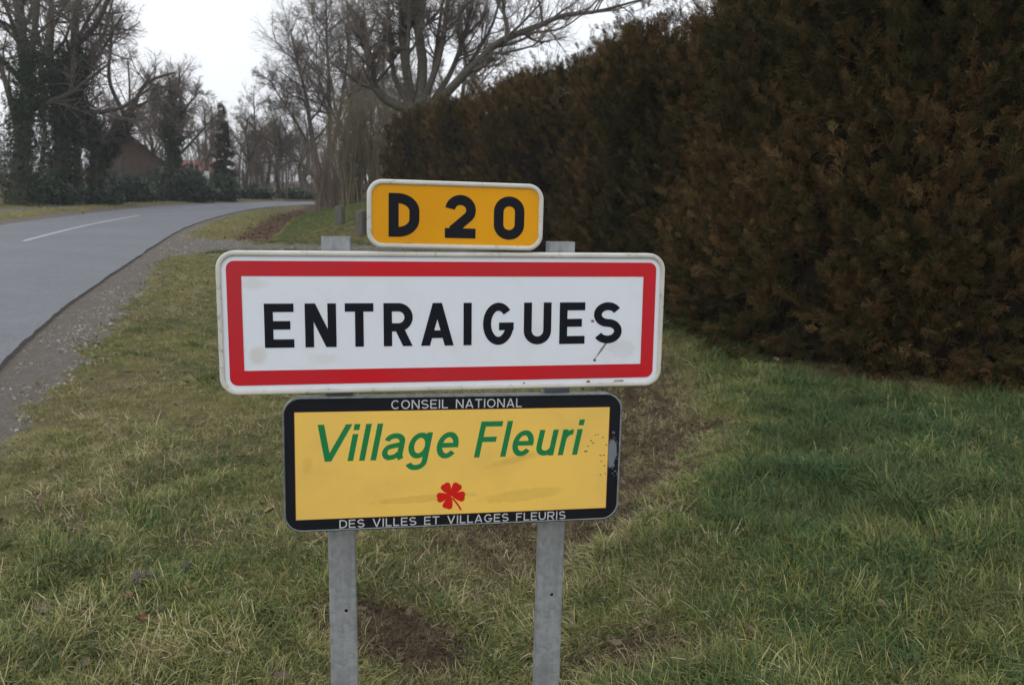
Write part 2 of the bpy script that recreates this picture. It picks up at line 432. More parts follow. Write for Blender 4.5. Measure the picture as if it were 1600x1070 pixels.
def sample(n, d0, d1, spread=.76):
    d = np.sqrt(rng.uniform(d0**2, d1**2, n)); t = rng.uniform(-spread, spread, n)
    return d*t, d
PX, PY, PK, PS, PT = [], [], [], [], []
def put(x, y, k, s, t):
    PX.append(x); PY.append(y); PK.append(k); PS.append(s); PT.append(t)
for (n, d0, d1, far) in ((62000, 1.5, 4.6, 0), (84000, 4.6, 9.5, 0), (62000, 9.5, 20, 1), (46000, 20, 46, 1), (16000, 46, 75, 2)):
    x, y = sample(n, d0, d1)
    h, gr, so_, le, s, dn = zones(x, y)
    n1 = vnoise(x, y, 1.3, 3, 21); n2 = vnoise(x, y, .5, 3, 22); n3 = vnoise(x, y, 5, 2, 23)
    dens = (1-sstep(.25, .8, gr+(n3-.5)*.6))*(1-.88*sstep(.3, .8, so_+(n3-.5)*.6))*(1-.8*sstep(.3, .8, le))
    dens *= ~((s < .1) & (s > -ROAD_W-.1))
    u = rng.random(n)
    left = sstep(1.1, -.5, dn+(n1-.5)*1.8+(n3-.5)*.6)*(s > 0)*(y < 18)
    bank = (1-left)*(s > 0); lf = left; left = (rng.random(n) < left)*1.; bank = (1-left)*(s > 0)
    # inside the hedge there is none
    hd, _ = sdist(HEDGE, x, y)
    dens *= 1-.96*sstep(.3, .9, hd)
    keep = u < dens*np.where(left > .5, (.25+.75*sstep(.25, .6, n1*.5+n3*.6))*(.7+.3*sstep(.5, 1.6, s-.4)), 1.)
    longp = np.where(bank > .5, .72, .12+.5*sstep(.58, .68, n1))
    k = np.where(rng.random(n) < longp, rng.integers(6, 12, n), rng.integers(0, 6, n))
    k = np.where(rng.random(n) < .16+.5*sstep(.45, .7, n2), rng.integers(12, 16, n), k)
    sc = rng.uniform(.65, 1.4, n)*np.where(bank > .5, .76+.5*(n1-.45), (.60+.7*(n1-.3))*(.6+.4*sstep(4.4, 3.0, np.hypot(x, y))))
    tus = sstep(.60, .72, vnoise(x, y, 2.3, 2, 24)); sc *= 1+.32*tus
    if far: k = rng.integers(16, 20, n); sc = rng.uniform(.45, 1.2, n)*(.5+.25*far)*np.where(left > .5, .55, 1.)
    t = .20+.32*lf+(.3+.2*lf)*(n2-.5)+.45*(n3-.5)+.3*(n1-.5); sc = sc*(.62+.85*vnoise(x, y, 8, 2, 26)); t = t-.12*tus+rng.normal(0, .09, n)*1.2
    t = t+.26*np.exp(-((dn-.1)/.6)**2)*(y < 10)+.3*np.clip(so_, 0, 1)*(y < 8); sc = sc*(1-.4*np.clip(so_, 0, 1)*(y < 8))
    lawn = (y > 22)*(s > 0); df, _ = sdist(DITCH_F, x, y)
    t = np.where(lawn, np.where(df > .5, .36, .62)+.2*(n2-.5), t)
    t = np.where(s < -ROAD_W, .60+.3*(n2-.5), t)
    m = keep
    put(x[m], y[m], k[m], sc[m], t[m])
x = rng.uniform(-14, 0, 26000); y = rng.uniform(22, 42, 26000); df, _ = sdist(DITCH_F, x, y); s, _ = sdist(RRc, x, y)
m = (df > .55) & (s > 2)
put(x[m], y[m], rng.integers(16, 20, m.sum()), rng.uniform(.4, .7, m.sum()), .30+.25*(vnoise(x[m], y[m], .8, 3, 29)-.4))
for (n, d0, d1) in ((7000, 1.5, 5.5), (9000, 5.5, 14)):
    x, y = sample(n, d0, d1); h, gr, so_, le, s, dn = zones(x, y); hd, _ = sdist(HEDGE, x, y)
    m = (s > .6) & (gr < .4) & (so_ < .3) & (hd < .4) & (rng.random(n) < np.where(dn > .3, .35, .6)*(.2+1.2*sstep(.4, .65, vnoise(x, y, 1.7, 2, 27))))
    put(x[m], y[m], rng.integers(12, 16, m.sum()), rng.uniform(.5, 1.2, m.sum()), rng.uniform(.75, 1.15, m.sum()))
x, y = sample(90000, 1.6, 9.5, .6); h, gr, so_, le, s, dn = zones(x, y)
m = (((so_ > .3) & (rng.random(90000) < .55)) | (rng.random(90000) < .035)) & (s > .6) & (gr < .3) & (dn < 2.2)
m &= rng.random(90000) < sstep(.25, .6, vnoise(x, y, 6, 3, 28))*1.3
put(x[m], y[m], rng.integers(12, 16, m.sum()), rng.uniform(.4, 1.0, m.sum()), np.where(rng.random(m.sum()) < .72, 3., .75))
x = np.concatenate(PX); y = np.concatenate(PY); k = np.concatenate(PK); sc = np.concatenate(PS); t = np.concatenate(PT)
z = zones(x, y)[0]
n = len(x); _l = 1.5*(y < 10)
rot = np.stack([rng.normal(0, .22, n)+_l*(vnoise(x, y, 2.1, 2, 91)-.5), rng.normal(0, .22, n)+_l*(vnoise(x, y, 2.1, 2, 92)-.5), rng.uniform(0, 6.283, n)], 1)
print('grass tufts', n)
grass = scatter('grass', GP, np.stack([x, y, z], 1), rot, np.stack([sc, sc, sc*rng.uniform(.8, 1.2, n)], 1), k, t)
tag(grass, kind='stuff')

# ---- gravel
def rock(seed, nn=2):
    r = np.random.default_rng(seed)
    import bmesh
    bm = bmesh.new(); bmesh.ops.create_icosphere(bm, subdivisions=1, radius=.5)
    for v_ in bm.verts:
        v_.co *= r.uniform(.75, 1.2); v_.co.z *= .6
    me = bpy.data.meshes.new('pebble'); bm.to_mesh(me); bm.free(); return me
sm = NT('stone_mat')
oi = sm.n('ObjectInfo')
sm.base(sm.mix(sm.noise(30), sm.ramp(oi.outputs['Random'], [(0, (.14, .13, .115)), (.5, (.30, .28, .25)), (1, (.58, .56, .52))]), (.20, .185, .165)), .85)
ROCKS = [rock(i) for i in range(6)]
for m_ in ROCKS: m_.materials.append(sm.m)
xx = []; 
for (n, d0, d1, sp) in ((60000, 3.2, 12, .85), (60000, 12, 30, .75)):
    x, y = sample(n, d0, d1, sp); h, gr, so_, le, s, dn = zones(x, y)
    outer = 1.8*np.exp(-((s-.62)/.25)**2)+.22+2.2*((y > 17.5) & (s > .8))
    m = (gr > .12) & (s > .04) & (rng.random(n) < outer*.9*(.2+1.3*sstep(.35, .65, vnoise(x, y, 3, 2, 31))))
    xx.append(np.stack([x[m], y[m], h[m]], 1))
P = np.concatenate(xx); n = len(P); sz = .008+.030*rng.random(n)**4+.008*rng.random(n); P[:, 2] += sz*.1
sz *= np.where(P[:, 1] > 12, 1.4, 1.)
gravel = scatter('gravel', ROCKS, P, rng.uniform(0, 6.28, (n, 3))*[.1, .1, 1], np.repeat(sz[:, None], 3, 1), rng.integers(0, 6, n), rng.random(n))
tag(gravel, kind='stuff')
clm = NT('soil_clod'); clm.base(clm.ramp(clm.noise(40), [(.3, (.03, .021, .014)), (.7, (.10, .072, .05))]), .95, spec=.1)
CLD = [m_.copy() for m_ in ROCKS]
for m_ in CLD: m_.materials.clear(); m_.materials.append(clm.m)
x, y = sample(60000, 1.8, 9, .5); h, gr, so_, le, s, dn = zones(x, y); m = (so_ > .35) & (dn < 1.5) & (rng.random(60000) < .5)
P = np.stack([x[m], y[m], h[m]], 1); n = len(P); sz = .006+.028*rng.random(n)**3
clods = scatter('soil_clods', CLD, P, rng.uniform(0, 6.28, (n, 3))*[.2, .2, 1], np.repeat(sz[:, None], 3, 1), rng.integers(0, 6, n), rng.random(n)); tag(clods, kind='stuff')

# ---- dead leaves
def leaf_mesh(seed, L=.06, W=.032, curl=.35):
    r = np.random.default_rng(seed); n = 9; V = []; 
    cx = r.uniform(.6, 1.4)*curl
    for i in range(n):
        t = i/(n-1); wv = W*math.sin(math.pi*min(1, t*.93+.05))**.7*(1+.25*math.sin(i*2.6))
        for k in (-1, -.5, 0, .5, 1):
            V.append(((t-.5)*L, k*wv*.5, cx*(t-.5)**2*L*2.2+abs(k)**1.5*wv*.45*curl*1.6+(.002 if k and i % 2 else 0)))
    ii = np.arange(n*5).reshape(n, 5)
    F = np.stack([ii[:-1, :-1], ii[:-1, 1:], ii[1:, 1:], ii[1:, :-1]], -1).reshape(-1, 4)
    return np_mesh('dead_leaf', V, F)
lm = NT('dead_leaf_mat'); oi = lm.n('ObjectInfo')
lc = lm.ramp(oi.outputs['Random'], [(0, (.09, .045, .025)), (.5, (.17, .10, .06)), (1, (.24, .19, .13))])
lm.base(lm.mix(lm.noise(90), lc, (.09, .06, .04)), .7)
LV = [leaf_mesh(i) for i in range(6)]
for m_ in LV: m_.materials.append(lm.m)
x1, y1 = sample(15000, 1.6, 16, .76); h, gr, so_, le, s, dn = zones(x1, y1)
m = (s > .3) & (rng.random(len(x1)) < .25+.5*np.exp(-(dn/.5)**2)+.6*(so_ > .4))
x1, y1 = x1[m], y1[m]
x2 = rng.uniform(-15, -6, 9000); y2 = rng.uniform(22, 52, 9000); q = zones(x2, y2); m = rng.random(9000) < q[3]**1.5
x2, y2 = x2[m], y2[m]
x3, y3 = sample(1400, 22, 60, .75); q = zones(x3, y3); m = q[4] < -ROAD_W; x3, y3 = x3[m], y3[m]
x = np.concatenate([x1, x2, x3]); y = np.concatenate([y1, y2, y3]); n = len(x)
z = zones(x, y)[0]+.014+.026*rng.random(n)
sc = (.28+.75*rng.random(n)**2.2)*np.where(y > 20, 2.6, 1.)
litter = scatter('leaf_litter', LV, np.stack([x, y, z], 1), rng.uniform(-1, 1, (n, 3))*[.5, .5, 3.14], np.repeat(sc[:, None], 3, 1), rng.integers(0, 6, n), rng.random(n))
tag(litter, kind='stuff')

# centre line dashes
_, am = sdist(RRc, [-11.73, -15.32], [19.67, 34.12])
dash(am[0], am[1]+.5, 'centre_line_marking')
dash(am[0]-16.5, am[0]-9., 'centre_line_marking'); dash(am[0]+24, am[0]+30, 'centre_line_marking')

# ================================================================== THE SIGN
PAN = dict(c=np.array([-.1766, 2.2769, 1.2622]), yaw=.179, tilt=-.0491)
def frame(rz=0.):
    yaw, tl = PAN['yaw'], PAN['tilt']
    ax = np.array([math.cos(yaw), math.sin(yaw), 0]); nn = np.array([math.sin(yaw), -math.cos(yaw), 0])
    az_ = np.array([0, 0, 1.])*math.cos(tl)+nn*math.sin(tl)
    Xa = ax*math.cos(rz)+az_*math.sin(rz); Za = az_*math.cos(rz)-ax*math.sin(rz)
    Na = np.cross(Xa, Za)                 # towards the viewer
    return Xa, Za, Na
sign = empty('town_entry_sign', (-.18, 2.33, 0))
tag(sign, 'road sign of three stacked boards on two galvanised steel posts on the grass verge', 'road sign')
def panel_matrix(a, b, rz):
    X0, Z0, N0 = frame(0); c = PAN['c']+X0*a+Z0*b
    Xa, Za, Na = frame(rz)
    return Matrix(((Xa[0], Za[0], Na[0], c[0]), (Xa[1], Za[1], Na[1], c[1]), (Xa[2], Za[2], Na[2], c[2]), (0, 0, 0, 1)))
def rrect(w_, h_, r, n=10):
    P = []
    for cx, cy, a0 in ((w_/2-r, h_/2-r, 0), (-w_/2+r, h_/2-r, 90), (-w_/2+r, -h_/2+r, 180), (w_/2-r, -h_/2+r, 270)):
        for i in range(n+1):
            a = R_(a0+90*i/n); P.append((cx+r*math.cos(a), cy+r*math.sin(a)))
    return np.array(P)
def loops_mesh(loops, cap_first=False, cap_last=False, close=True):
    V = np.concatenate(loops); n = len(loops[0]); F = []
    for i in range(len(loops)-1):
        a = np.arange(n)+i*n; b = np.roll(a, -1); F.append(np.stack([a, b, b+n, a+n], 1))
    F = [np.concatenate(F)]
    if cap_last: F.append(np.arange(n)[None]+(len(loops)-1)*n)
    if cap_first: F.append(np.arange(n)[::-1][None])
    return V, F
def ring(out, inn, z):
    return loops_mesh([np.c_[out, np.full(len(out), z)], np.c_[inn, np.full(len(inn), z)]])
def box_panel(name, w_, h_, r, depth, rimw, rimh, mat_face, mat_rim, parent, M_, bulge=0.):
    """folded sheet panel: face plate, proud rounded rim, turned-back sides"""
    p = bpy.data.objects.new(name, None)
    L = []
    zs = [(0, -depth), (0, -.004), (.0012, .0-.001+rimh*.55), (.0035, rimh*.95), (.006, rimh), (rimw-.004, rimh), (rimw-.0015, rimh*.8), (rimw, .0005), (rimw+.0008, -.002), (rimw+.002, -.0026)]
    for ins, z in zs:
        q = rrect(w_-2*ins, h_-2*ins, max(r-ins, .003)); L.append(np.c_[q, np.full(len(q), z)])
    V, F = loops_mesh(L)
    # wobble of the old sheet
    V[:, 2] += bulge*(vnoise(V[:, 0]*2+5, V[:, 1]*2+3, 1.5, 2, 4)-.5)
    root = link(name, np_mesh(name, V, F), mat_rim)
    root.parent = sign; root.matrix_parent_inverse = sign.matrix_basis.inverted(); root.matrix_basis = M_
    # back plate
    q = rrect(w_-.004, h_-.004, r-.002)
    bk = link('back_plate', np_mesh('back_plate', np.c_[q, np.full(len(q), -depth+.002)], [np.arange(len(q))[::-1][None]], False), M_galv, root)
    fw, fh = w_-2*rimw, h_-2*rimw
    q = rrect(fw, fh, max(r-rimw, .003)); nl = 1
    L = [np.c_[q*s, np.zeros(len(q))] for s in (1, .8, .5, .2)]
    V, F = loops_mesh(L, cap_last=True)
    fc = link('face', np_mesh('face', V, F, False), mat_face, root)
    return root
# --- sign materials
def sheeting(name, col, rough=.28, dirt=.5, dirtc=(.30, .27, .18), gloss=.5, seed=0., fade=None):
    m = NT(name); p = m.pos()
    mp = m.n('Mapping'); mp.inputs['Location'].default_value = (seed, seed*.7, 0); m.l(p, mp.inputs[0]); p = mp.outputs[0]
    m._p = p
    c = col
    big = m.noise(6, 5, .65); sp = m.noise(95, 3, .6); sc = m.noise(30, 6, .75)
    if fade: c = m.mix(m.ramp(m.noise(3, 3), [(.35, 0.), (.7, 1.)]), c, fade)
    c = m.mix(m.ramp(big, [(.52, 0.), (.72, dirt*.55)]), c, dirtc)
    c = m.mix(m.ramp(sc, [(.6, 0.), (.75, dirt*.5)]), c, dirtc)
    c = m.mix(m.ramp(sp, [(.735, 0.), (.77, dirt)]), c, (.06, .055, .045))
    sep_ = m.n('SeparateXYZ'); m.l(m.n('TexCoord').outputs['Object'], sep_.inputs[0])
    low = m.math('ADD', m.math('MULTIPLY', sep_.outputs[1], -2.2), m.math('MULTIPLY', m.math('SUBTRACT', m.noise(11, 5, .7), .5), 1.6))
    c = m.mix(m.ramp(low, [(.42, 0.), (.75, dirt*.5)]), c, dirtc)      # grime along the lower edge
    m.base(c, m.ramp(big, [(.3, rough), (.8, rough+.2)]), spec=gloss)
    m.bump(m.noise(4, 2), .15, .01)
    return m
M_galvN = NT('galvanised_steel')
_mp = M_galvN.n('Mapping'); _mp.inputs['Scale'].default_value = (1, 1, .06); M_galvN.l(M_galvN.pos(), _mp.inputs[0])
st = M_galvN.noise(55, 5, .6, _mp.outputs[0]); gn = M_galvN.noise(14, 4, .6)
gc = M_galvN.ramp(gn, [(.3, (.25, .265, .28)), (.7, (.40, .415, .43))])
gc = M_galvN.mix(M_galvN.ramp(st, [(.45, 0.), (.7, .45)]), gc, (.48, .50, .52))
gc = M_galvN.mix(M_galvN.ramp(M_galvN.noise(38, 5, .75), [(.45, 0.), (.6, .5)]), gc, (.20, .215, .225))
gc = M_galvN.mix(M_galvN.ramp(M_galvN.noise(80, 4, .7), [(.63, 0.), (.7, .8)]), gc, (.42, .37, .30))
M_galvN.base(gc, .52, metal=.35); M_galvN.bump(st, .12, .002)
M_galv = M_galvN.m
m_white = sheeting('white_sheeting', (.72, .76, .83), .35, .35, (.52, .51, .40), .25)
# yellowed patch, black streak and rust spots with shapes of their own
def blob(m, cx, cy, rx, ry, soft=.25, ang=0.):
    vm = m.n('Mapping', vector_type='TEXTURE'); vm.inputs['Location'].default_value = (cx, cy, 0)
    vm.inputs['Rotation'].default_value = (0, 0, ang)
    vm.inputs['Scale'].default_value = (rx, ry, 1000); m.l(m.n('TexCoord').outputs['Object'], vm.inputs[0])
    ln = m.n('VectorMath', operation='LENGTH'); m.l(vm.outputs[0], ln.inputs[0])
    nz = m.noise(45, 4, .7, m.n('TexCoord').outputs['Object'])
    return m.ramp(m.math('ADD', ln.outputs['Value'], m.math('MULTIPLY', m.math('SUBTRACT', nz, .5), 1.2)), [(1-soft, 1.), (1+soft, 0.)])
def add_blob(m, *a, col=(.3, .27, .2), f=.5, **k):
    lk = m.b.inputs['Base Color'].links[0].from_socket
    m.l(m.mix(m.math('MULTIPLY', blob(m, *a, **k), f), lk, col), m.b.inputs['Base Color'])
add_blob(m_white, -.535, -.09, .03, .033, soft=.5, col=(.50, .48, .36), f=.45)
add_blob(m_white, -.54, .11, .05, .02, soft=.6, col=(.54, .52, .42), f=.35)
add_blob(m_white, -.355, -.10, .05, .02, soft=.6, col=(.58, .56, .48), f=.3)
add_blob(m_white, .455, -.08, .055, .0035, ang=.95, col=(.14, .14, .15), f=.9)
add_blob(m_white, .43, -.118, .006, .005, col=(.07, .07, .08), f=.9)
add_blob(m_white, .42, .0, .006, .005, col=(.07, .07, .06), f=.9)
add_blob(m_white, .51, -.085, .05, .03, col=(.52, .55, .60), f=.35)
m_rim = NT('cream_rim')
rc = m_rim.ramp(m_rim.noise(7, 4), [(.35, (.50, .49, .44)), (.7, (.62, .61, .56))])
rc = m_rim.mix(m_rim.ramp(m_rim.noise(48, 5, .75), [(.58, 0.), (.68, .75)]), rc, (.16, .14, .09))
rc = m_rim.mix(m_rim.ramp(m_rim.noise(16, 5, .7, dist=1.), [(.6, 0.), (.7, .6)]), rc, (.33, .31, .22))
m_rim.base(rc, .42)
m_red = sheeting('red_sheeting', (.55, .007, .014), .3, .12, (.32, .03, .03), .28, 3., fade=(.47, .018, .028))
m_black = sheeting('black_lettering', (.006, .008, .013), .35, .12, (.03, .03, .03), .14, 5.)
m_amber = sheeting('amber_sheeting', (.76, .34, .004), .4, .2, (.5, .24, .01), .18, 7., fade=(.68, .30, .004))
add_blob(m_amber, -.13, -.083, .03, .004, col=(.16, .08, .02), f=.8)
m_ochre = sheeting('ochre_sheeting', (.88, .57, .115), .45, .35, (.60, .41, .13), .18, 9., fade=(.80, .52, .115))
add_blob(m_ochre, -.43, -.0, .018, .03, soft=.6, col=(.58, .37, .08), f=.4)
add_blob(m_ochre, .17, .0, .10, .016, soft=.7, ang=.25, col=(.60, .38, .08), f=.55)
add_blob(m_ochre, -.10, -.11, .16, .012, ang=.05, col=(.62, .39, .08), f=.5)
add_blob(m_ochre, .2, -.11, .14, .02, ang=.1, col=(.62, .39, .08), f=.4)
m_frame = sheeting('black_border', (.009, .010, .014), .35, .2, (.03, .03, .03), .15, 11.)
add_blob(m_frame, .47, .01, .018, .05, col=(.20, .22, .26), f=.85)
m_green = sheeting('green_lettering', (.012, .20, .06), .35, .15, (.05, .2, .07), .2, 13.)
m_greyl = sheeting('grey_lettering', (.52, .53, .55), .35, .2, (.3, .3, .3), .4, 15.)
m_flower = sheeting('red_emblem', (.62, .014, .008), .35, .15, (.4, .03, .02), .2, 17.)
m_alu = NT('dull_aluminium'); m_alu.base(m_alu.ramp(m_alu.noise(40, 4), [(.3, (.22, .25, .26)), (.7, (.42, .46, .46))]), .4, metal=.3)
m_hole = NT('dark_hole'); m_hole.base((.004, .004, .004), .9)
m_rust = NT('rust'); m_rust.base(m_rust.ramp(m_rust.noise(120, 4), [(.3, (.10, .045, .02)), (.7, (.35, .18, .06))]), .85)

# --- lettering: strokes of even width
class Ink:
    def __init__(s): s.V = []; s.F = []; s.z = 0.; s.k = 0; s.th = .0
    def add(s, L, Rr):
        b = s.k; n = len(L)
        for p, q in zip(L, Rr): s.V += [(p[0], p[1], s.z), (q[0], q[1], s.z)]
        s.F += [(b+2*i, b+2*i+1, b+2*i+3, b+2*i+2) for i in range(n-1)]
        s.k += 2*n; s.z += .00002
    def stroke(s, P, w_, closed=False):
        P = np.array(P, float); d = np.diff(P, axis=0); P = P[np.r_[True, np.linalg.norm(d, axis=1) > 1e-9]]
        if closed:
            if np.linalg.norm(P[0]-P[-1]) < 1e-9: P = P[:-1]
            A = np.roll(P, 1, 0); B = np.roll(P, -1, 0)
        else: A = np.vstack([2*P[0]-P[1], P[:-1]]); B = np.vstack([P[1:], 2*P[-1]-P[-2]])
        t1 = P-A; t1 /= np.linalg.norm(t1, axis=1)[:, None]; t2 = B-P; t2 /= np.linalg.norm(t2, axis=1)[:, None]
        n1 = np.c_[-t1[:, 1], t1[:, 0]]; n2 = np.c_[-t2[:, 1], t2[:, 0]]
        m = n1+n2; m /= np.maximum((m*m).sum(1), .9)[:, None]*.5
        L = P+m*w_/2; Rr = P-m*w_/2
        if closed: L = np.vstack([L, L[:1]]); Rr = np.vstack([Rr, Rr[:1]])
        s.add(Rr, L)
    def para(s, x0, y0, x1, y1, wx):
        s.add([(x0-wx/2, y0), (x1-wx/2, y1)][::1], [(x0+wx/2, y0), (x1+wx/2, y1)])
    def finish(s, name, mat, parent, z, tf=None):
        V = np.array(s.V)
        if tf is not None: V = tf(V)
        V[:, 2] += z
        # orient all faces to +z
        F = np.array(s.F); a, b, c = V[F[:, 0]], V[F[:, 1]], V[F[:, 2]]
        cr = np.cross(b-a, c-a)[:, 2]; F[cr < 0] = F[cr < 0][:, ::-1]
        return link(name, np_mesh(name, V, F, False), mat, parent)
def ar(cx, cy, rx, ry, a0, a1, n=22):
    return [(cx+rx*math.cos(R_(a0+(a1-a0)*i/n)), cy+ry*math.sin(R_(a0+(a1-a0)*i/n))) for i in range(n+1)]
def glyph(I, ch, x0, x1, yb, yt, sw, xh=.73):
    """one glyph between x0..x1, baseline yb, cap top yt"""
    h = yt-yb; hw = sw/2; w_ = x1-x0; ym = (yb+yt)/2; xl, xr = x0+hw, x1-hw; yl, yh = yb+hw, yt-hw; cx = (x0+x1)/2
    X_ = yb+h*xh; xt = X_-hw
    if ch == 'E':
        I.stroke([(xl, yb), (xl, yt)], sw)
        for yy, e in ((yh, x1), (ym+.01*h, x1-.12*w_), (yl, x1)): I.stroke([(x0, yy), (e, yy)], sw)
    elif ch == 'F':
        I.stroke([(xl, yb), (xl, yt)], sw); I.stroke([(x0, yh), (x1, yh)], sw); I.stroke([(x0, ym), (x1-.14*w_, ym)], sw)
    elif ch == 'L':
        I.stroke([(xl, yb), (xl, yt)], sw); I.stroke([(x0, yl), (x1, yl)], sw)
    elif ch in 'Il':
        I.stroke([(cx, yb), (cx, yt)], sw)
    elif ch == 'i':
        I.stroke([(cx, yb), (cx, X_)], sw); I.stroke([(cx, yt-sw*1.15), (cx, yt)], sw)
    elif ch == 'N':
        I.stroke([(xl, yb), (xl, yt)], sw); I.stroke([(xr, yb), (xr, yt)], sw); I.para(x0+sw*.6, yt, x1-sw*.6, yb, sw*1.2)
    elif ch == 'T':
        I.stroke([(x0, yh), (x1, yh)], sw); I.stroke([(cx, yb), (cx, yt)], sw)
    elif ch == 'A':
        q = sw*1.1; I.para(x0+q/2, yb, cx, yt, q); I.para(x1-q/2, yb, cx, yt, q)
        yy = yb+.27*h; f_ = .27; I.stroke([(x0+q+(cx-x0-q)*f_*.8, yy), (x1-q-(cx-x0-q)*f_*.8, yy)], sw*.95)
    elif ch == 'V':
        q = sw*1.12; I.para(x0+q/2, yt, cx, yb, q); I.para(x1-q/2, yt, cx, yb, q)
    elif ch == 'R':
        I.stroke([(xl, yb), (xl, yt)], sw); yc = yb+.44*h; ry = (yh-yc)/2; rx = min(ry, w_*.45)
        I.stroke([(x0, yh), (xr-rx, yh)]+ar(xr-rx, (yh+yc)/2, rx, ry, 90, -90)+[(x0, yc)], sw)
        I.para(cx+.02*w_, yc, x1-sw*.6, yb, sw*1.15)
    elif ch == 'D':
        I.stroke([(xl, yb), (xl, yt)], sw); rx = w_*.55; ry = (yh-yl)/2
        c1 = ar(xr-rx, yh-ry*.75, rx, ry*.75, 90, 0, 14); c2 = ar(xr-rx, yl+ry*.75, rx, ry*.75, 0, -90, 14)
        I.stroke([(x0, yh)]+c1+c2+[(x0, yl)], sw)
    elif ch in 'O0':
        rx = (xr-xl)/2; ry = (yh-yl)/2; kk = .62 if ch == '0' else 1.
        I.stroke(ar(cx, yh-ry*kk, rx, ry*kk, 180, 0)+ar(cx, yl+ry*kk, rx, ry*kk, 0, -180), sw, True)
    elif ch == 'C':
        I.stroke(ar(cx+.02*w_, ym, (xr-xl)/2+.02*w_, (yh-yl)/2, 42, 318, 36), sw)
    elif ch == 'G':
        I.stroke(ar(cx, ym, (xr-xl)/2, (yh-yl)/2, 42, 335, 38)+[(xr, ym-.02*h)], sw)
        I.stroke([(cx+.02*w_, ym-.06*h), (x1, ym-.06*h)], sw*.95)
    elif ch == 'U':
        r = (xr-xl)/2; I.stroke([(xl, yt), (xl, yl+r)]+ar(cx, yl+r, r, r, 180, 360)+[(xr, yt)], sw)
    elif ch == 'S':
        ry = (yh-yl)/4; rx = (xr-xl)/2
        I.stroke(ar(cx, yh-ry, rx*.96, ry, 28, 262, 26)[:-1]+[(cx, ym)]+ar(cx, yl+ry, rx, ry, 82, -152, 26)[1:], sw)
    elif ch == '2':
        rx = (xr-xl)/2; ry = rx*.95
        I.stroke(ar(cx, yh-ry, rx, ry, 172, -38, 26)+[(x0+sw*.75, yb+sw*.75)], sw)
        I.stroke([(x0, yl), (x1, yl)], sw); I.add([(x0, yb), (x0, yb+sw)], [(x0+sw*1.2, yb), (x0+sw*1.3, yb+sw)])
    elif ch == 'a':
        r = (xr-xl)/2
        I.stroke(ar(cx, xt-h*.17, r, h*.17, 168, 0, 16)+[(xr, yb+h*.10), (xr+hw*.7, yb+hw*.2)], sw)
        I.stroke([(xr, yb+h*.42), (cx, yb+h*.385)]+ar(xl+h*.155, yb+h*.215, h*.155, h*.155, 95, 265, 14)+ar(cx-.02*w_, yl+h*.17, r*.9, h*.17, 275, 345, 8), sw*.95)
    elif ch == 'e':
        r = (xr-xl)/2; yc = (xt+yl)/2; I.stroke(ar(cx, yc, r, (xt-yl)/2, 0, 322, 34), sw); I.stroke([(xl, yc), (x1, yc)], sw*.92)
    elif ch == 'g':
        r = (xr-xl)/2; I.stroke(ar(cx, (xt+yl)/2+.01*h, r, (xt-yl)/2-.01*h, 0, 360, 34)[:-1], sw, True)
        I.stroke([(xr, X_), (xr, yb-.06*h)]+ar(cx, yb-.06*h, r, h*.17, 0, -160, 18), sw)
    elif ch == 'u':
        r = (xr-xl)/2; I.stroke([(xl, X_), (xl, yl+r)]+ar(cx, yl+r, r, r, 180, 360)[:-1], sw); I.stroke([(xr, yb), (xr, X_)], sw)
    elif ch == 'r':
        I.stroke([(xl, yb), (xl, X_)], sw); I.stroke([(xl, yb+h*.42)]+ar(x1-.02*w_, yb+h*.42, x1-xl-.02*w_, xt-yb-h*.42, 170, 92, 10), sw)
WID = dict(C=.74, O=.80, N=.72, S=.66, E=.62, I=.14, L=.55, A=.76, T=.66, D=.70, V=.76, G=.78, F=.58, U=.70, R=.70)
def line_text(I, text, x0, x1, yb, yt, sw, space=.42, gap=.16):
    W_ = sum(WID[c_] if c_ != ' ' else space for c_ in text)+gap*(len(text)-1); k = (x1-x0)/W_; x = x0
    for c_ in text:
        w_ = (WID[c_] if c_ != ' ' else space)*k
        if c_ != ' ': glyph(I, c_, x, x+max(w_, sw*.9), yb, yt, sw)
        x += w_+gap*k

# --- name board
M1 = panel_matrix(0, 0, .0011)
nb = box_panel('name_board', 1.2794, .40, .05, .032, .015, .007, m_white.m, m_rim.m, None, M1, bulge=.004)
nb['label'] = 'white name board with red border'
out = rrect(1.224, .345, .022, 6); inn = rrect(1.146, .262, .002, 6)
V, F = ring(out, inn, .0012); link('red_border', np_mesh('red_border', V, F, False), m_red.m, nb)
for ch, a_, b_ in (('E', -.516, -.437), ('N', -.407, -.322), ('T', -.298, -.219), ('R', -.191, -.109), ('A', -.086, .008), ('I', .036, .060),
                   ('G', .093, .183), ('U', .213, .295), ('E', .320, .397), ('S', .423, .511)):
    I = Ink(); glyph(I, ch, a_, b_, -.0675, .0555, .0235); I.finish('letter', m_black.m, nb, .0010)
# small maker's mark and rust spots on the lower margin
I = Ink(); I.add([(.492, -.187), (.492, -.179)], [(.522, -.187), (.522, -.179)]); I.finish('maker_plate', m_alu.m, nb, .0006)
for cx_, r_ in ((.412, .0045), (.216, .0025)):
    q = np.array([(cx_+r_*1.3*math.cos(a), -.1825+r_*math.sin(a), .0008) for a in np.linspace(0, 2*math.pi, 12, endpoint=False)])
    link('rust_spot', np_mesh('rust_spot', q, [np.arange(12)[None]], False), m_rust.m, nb)
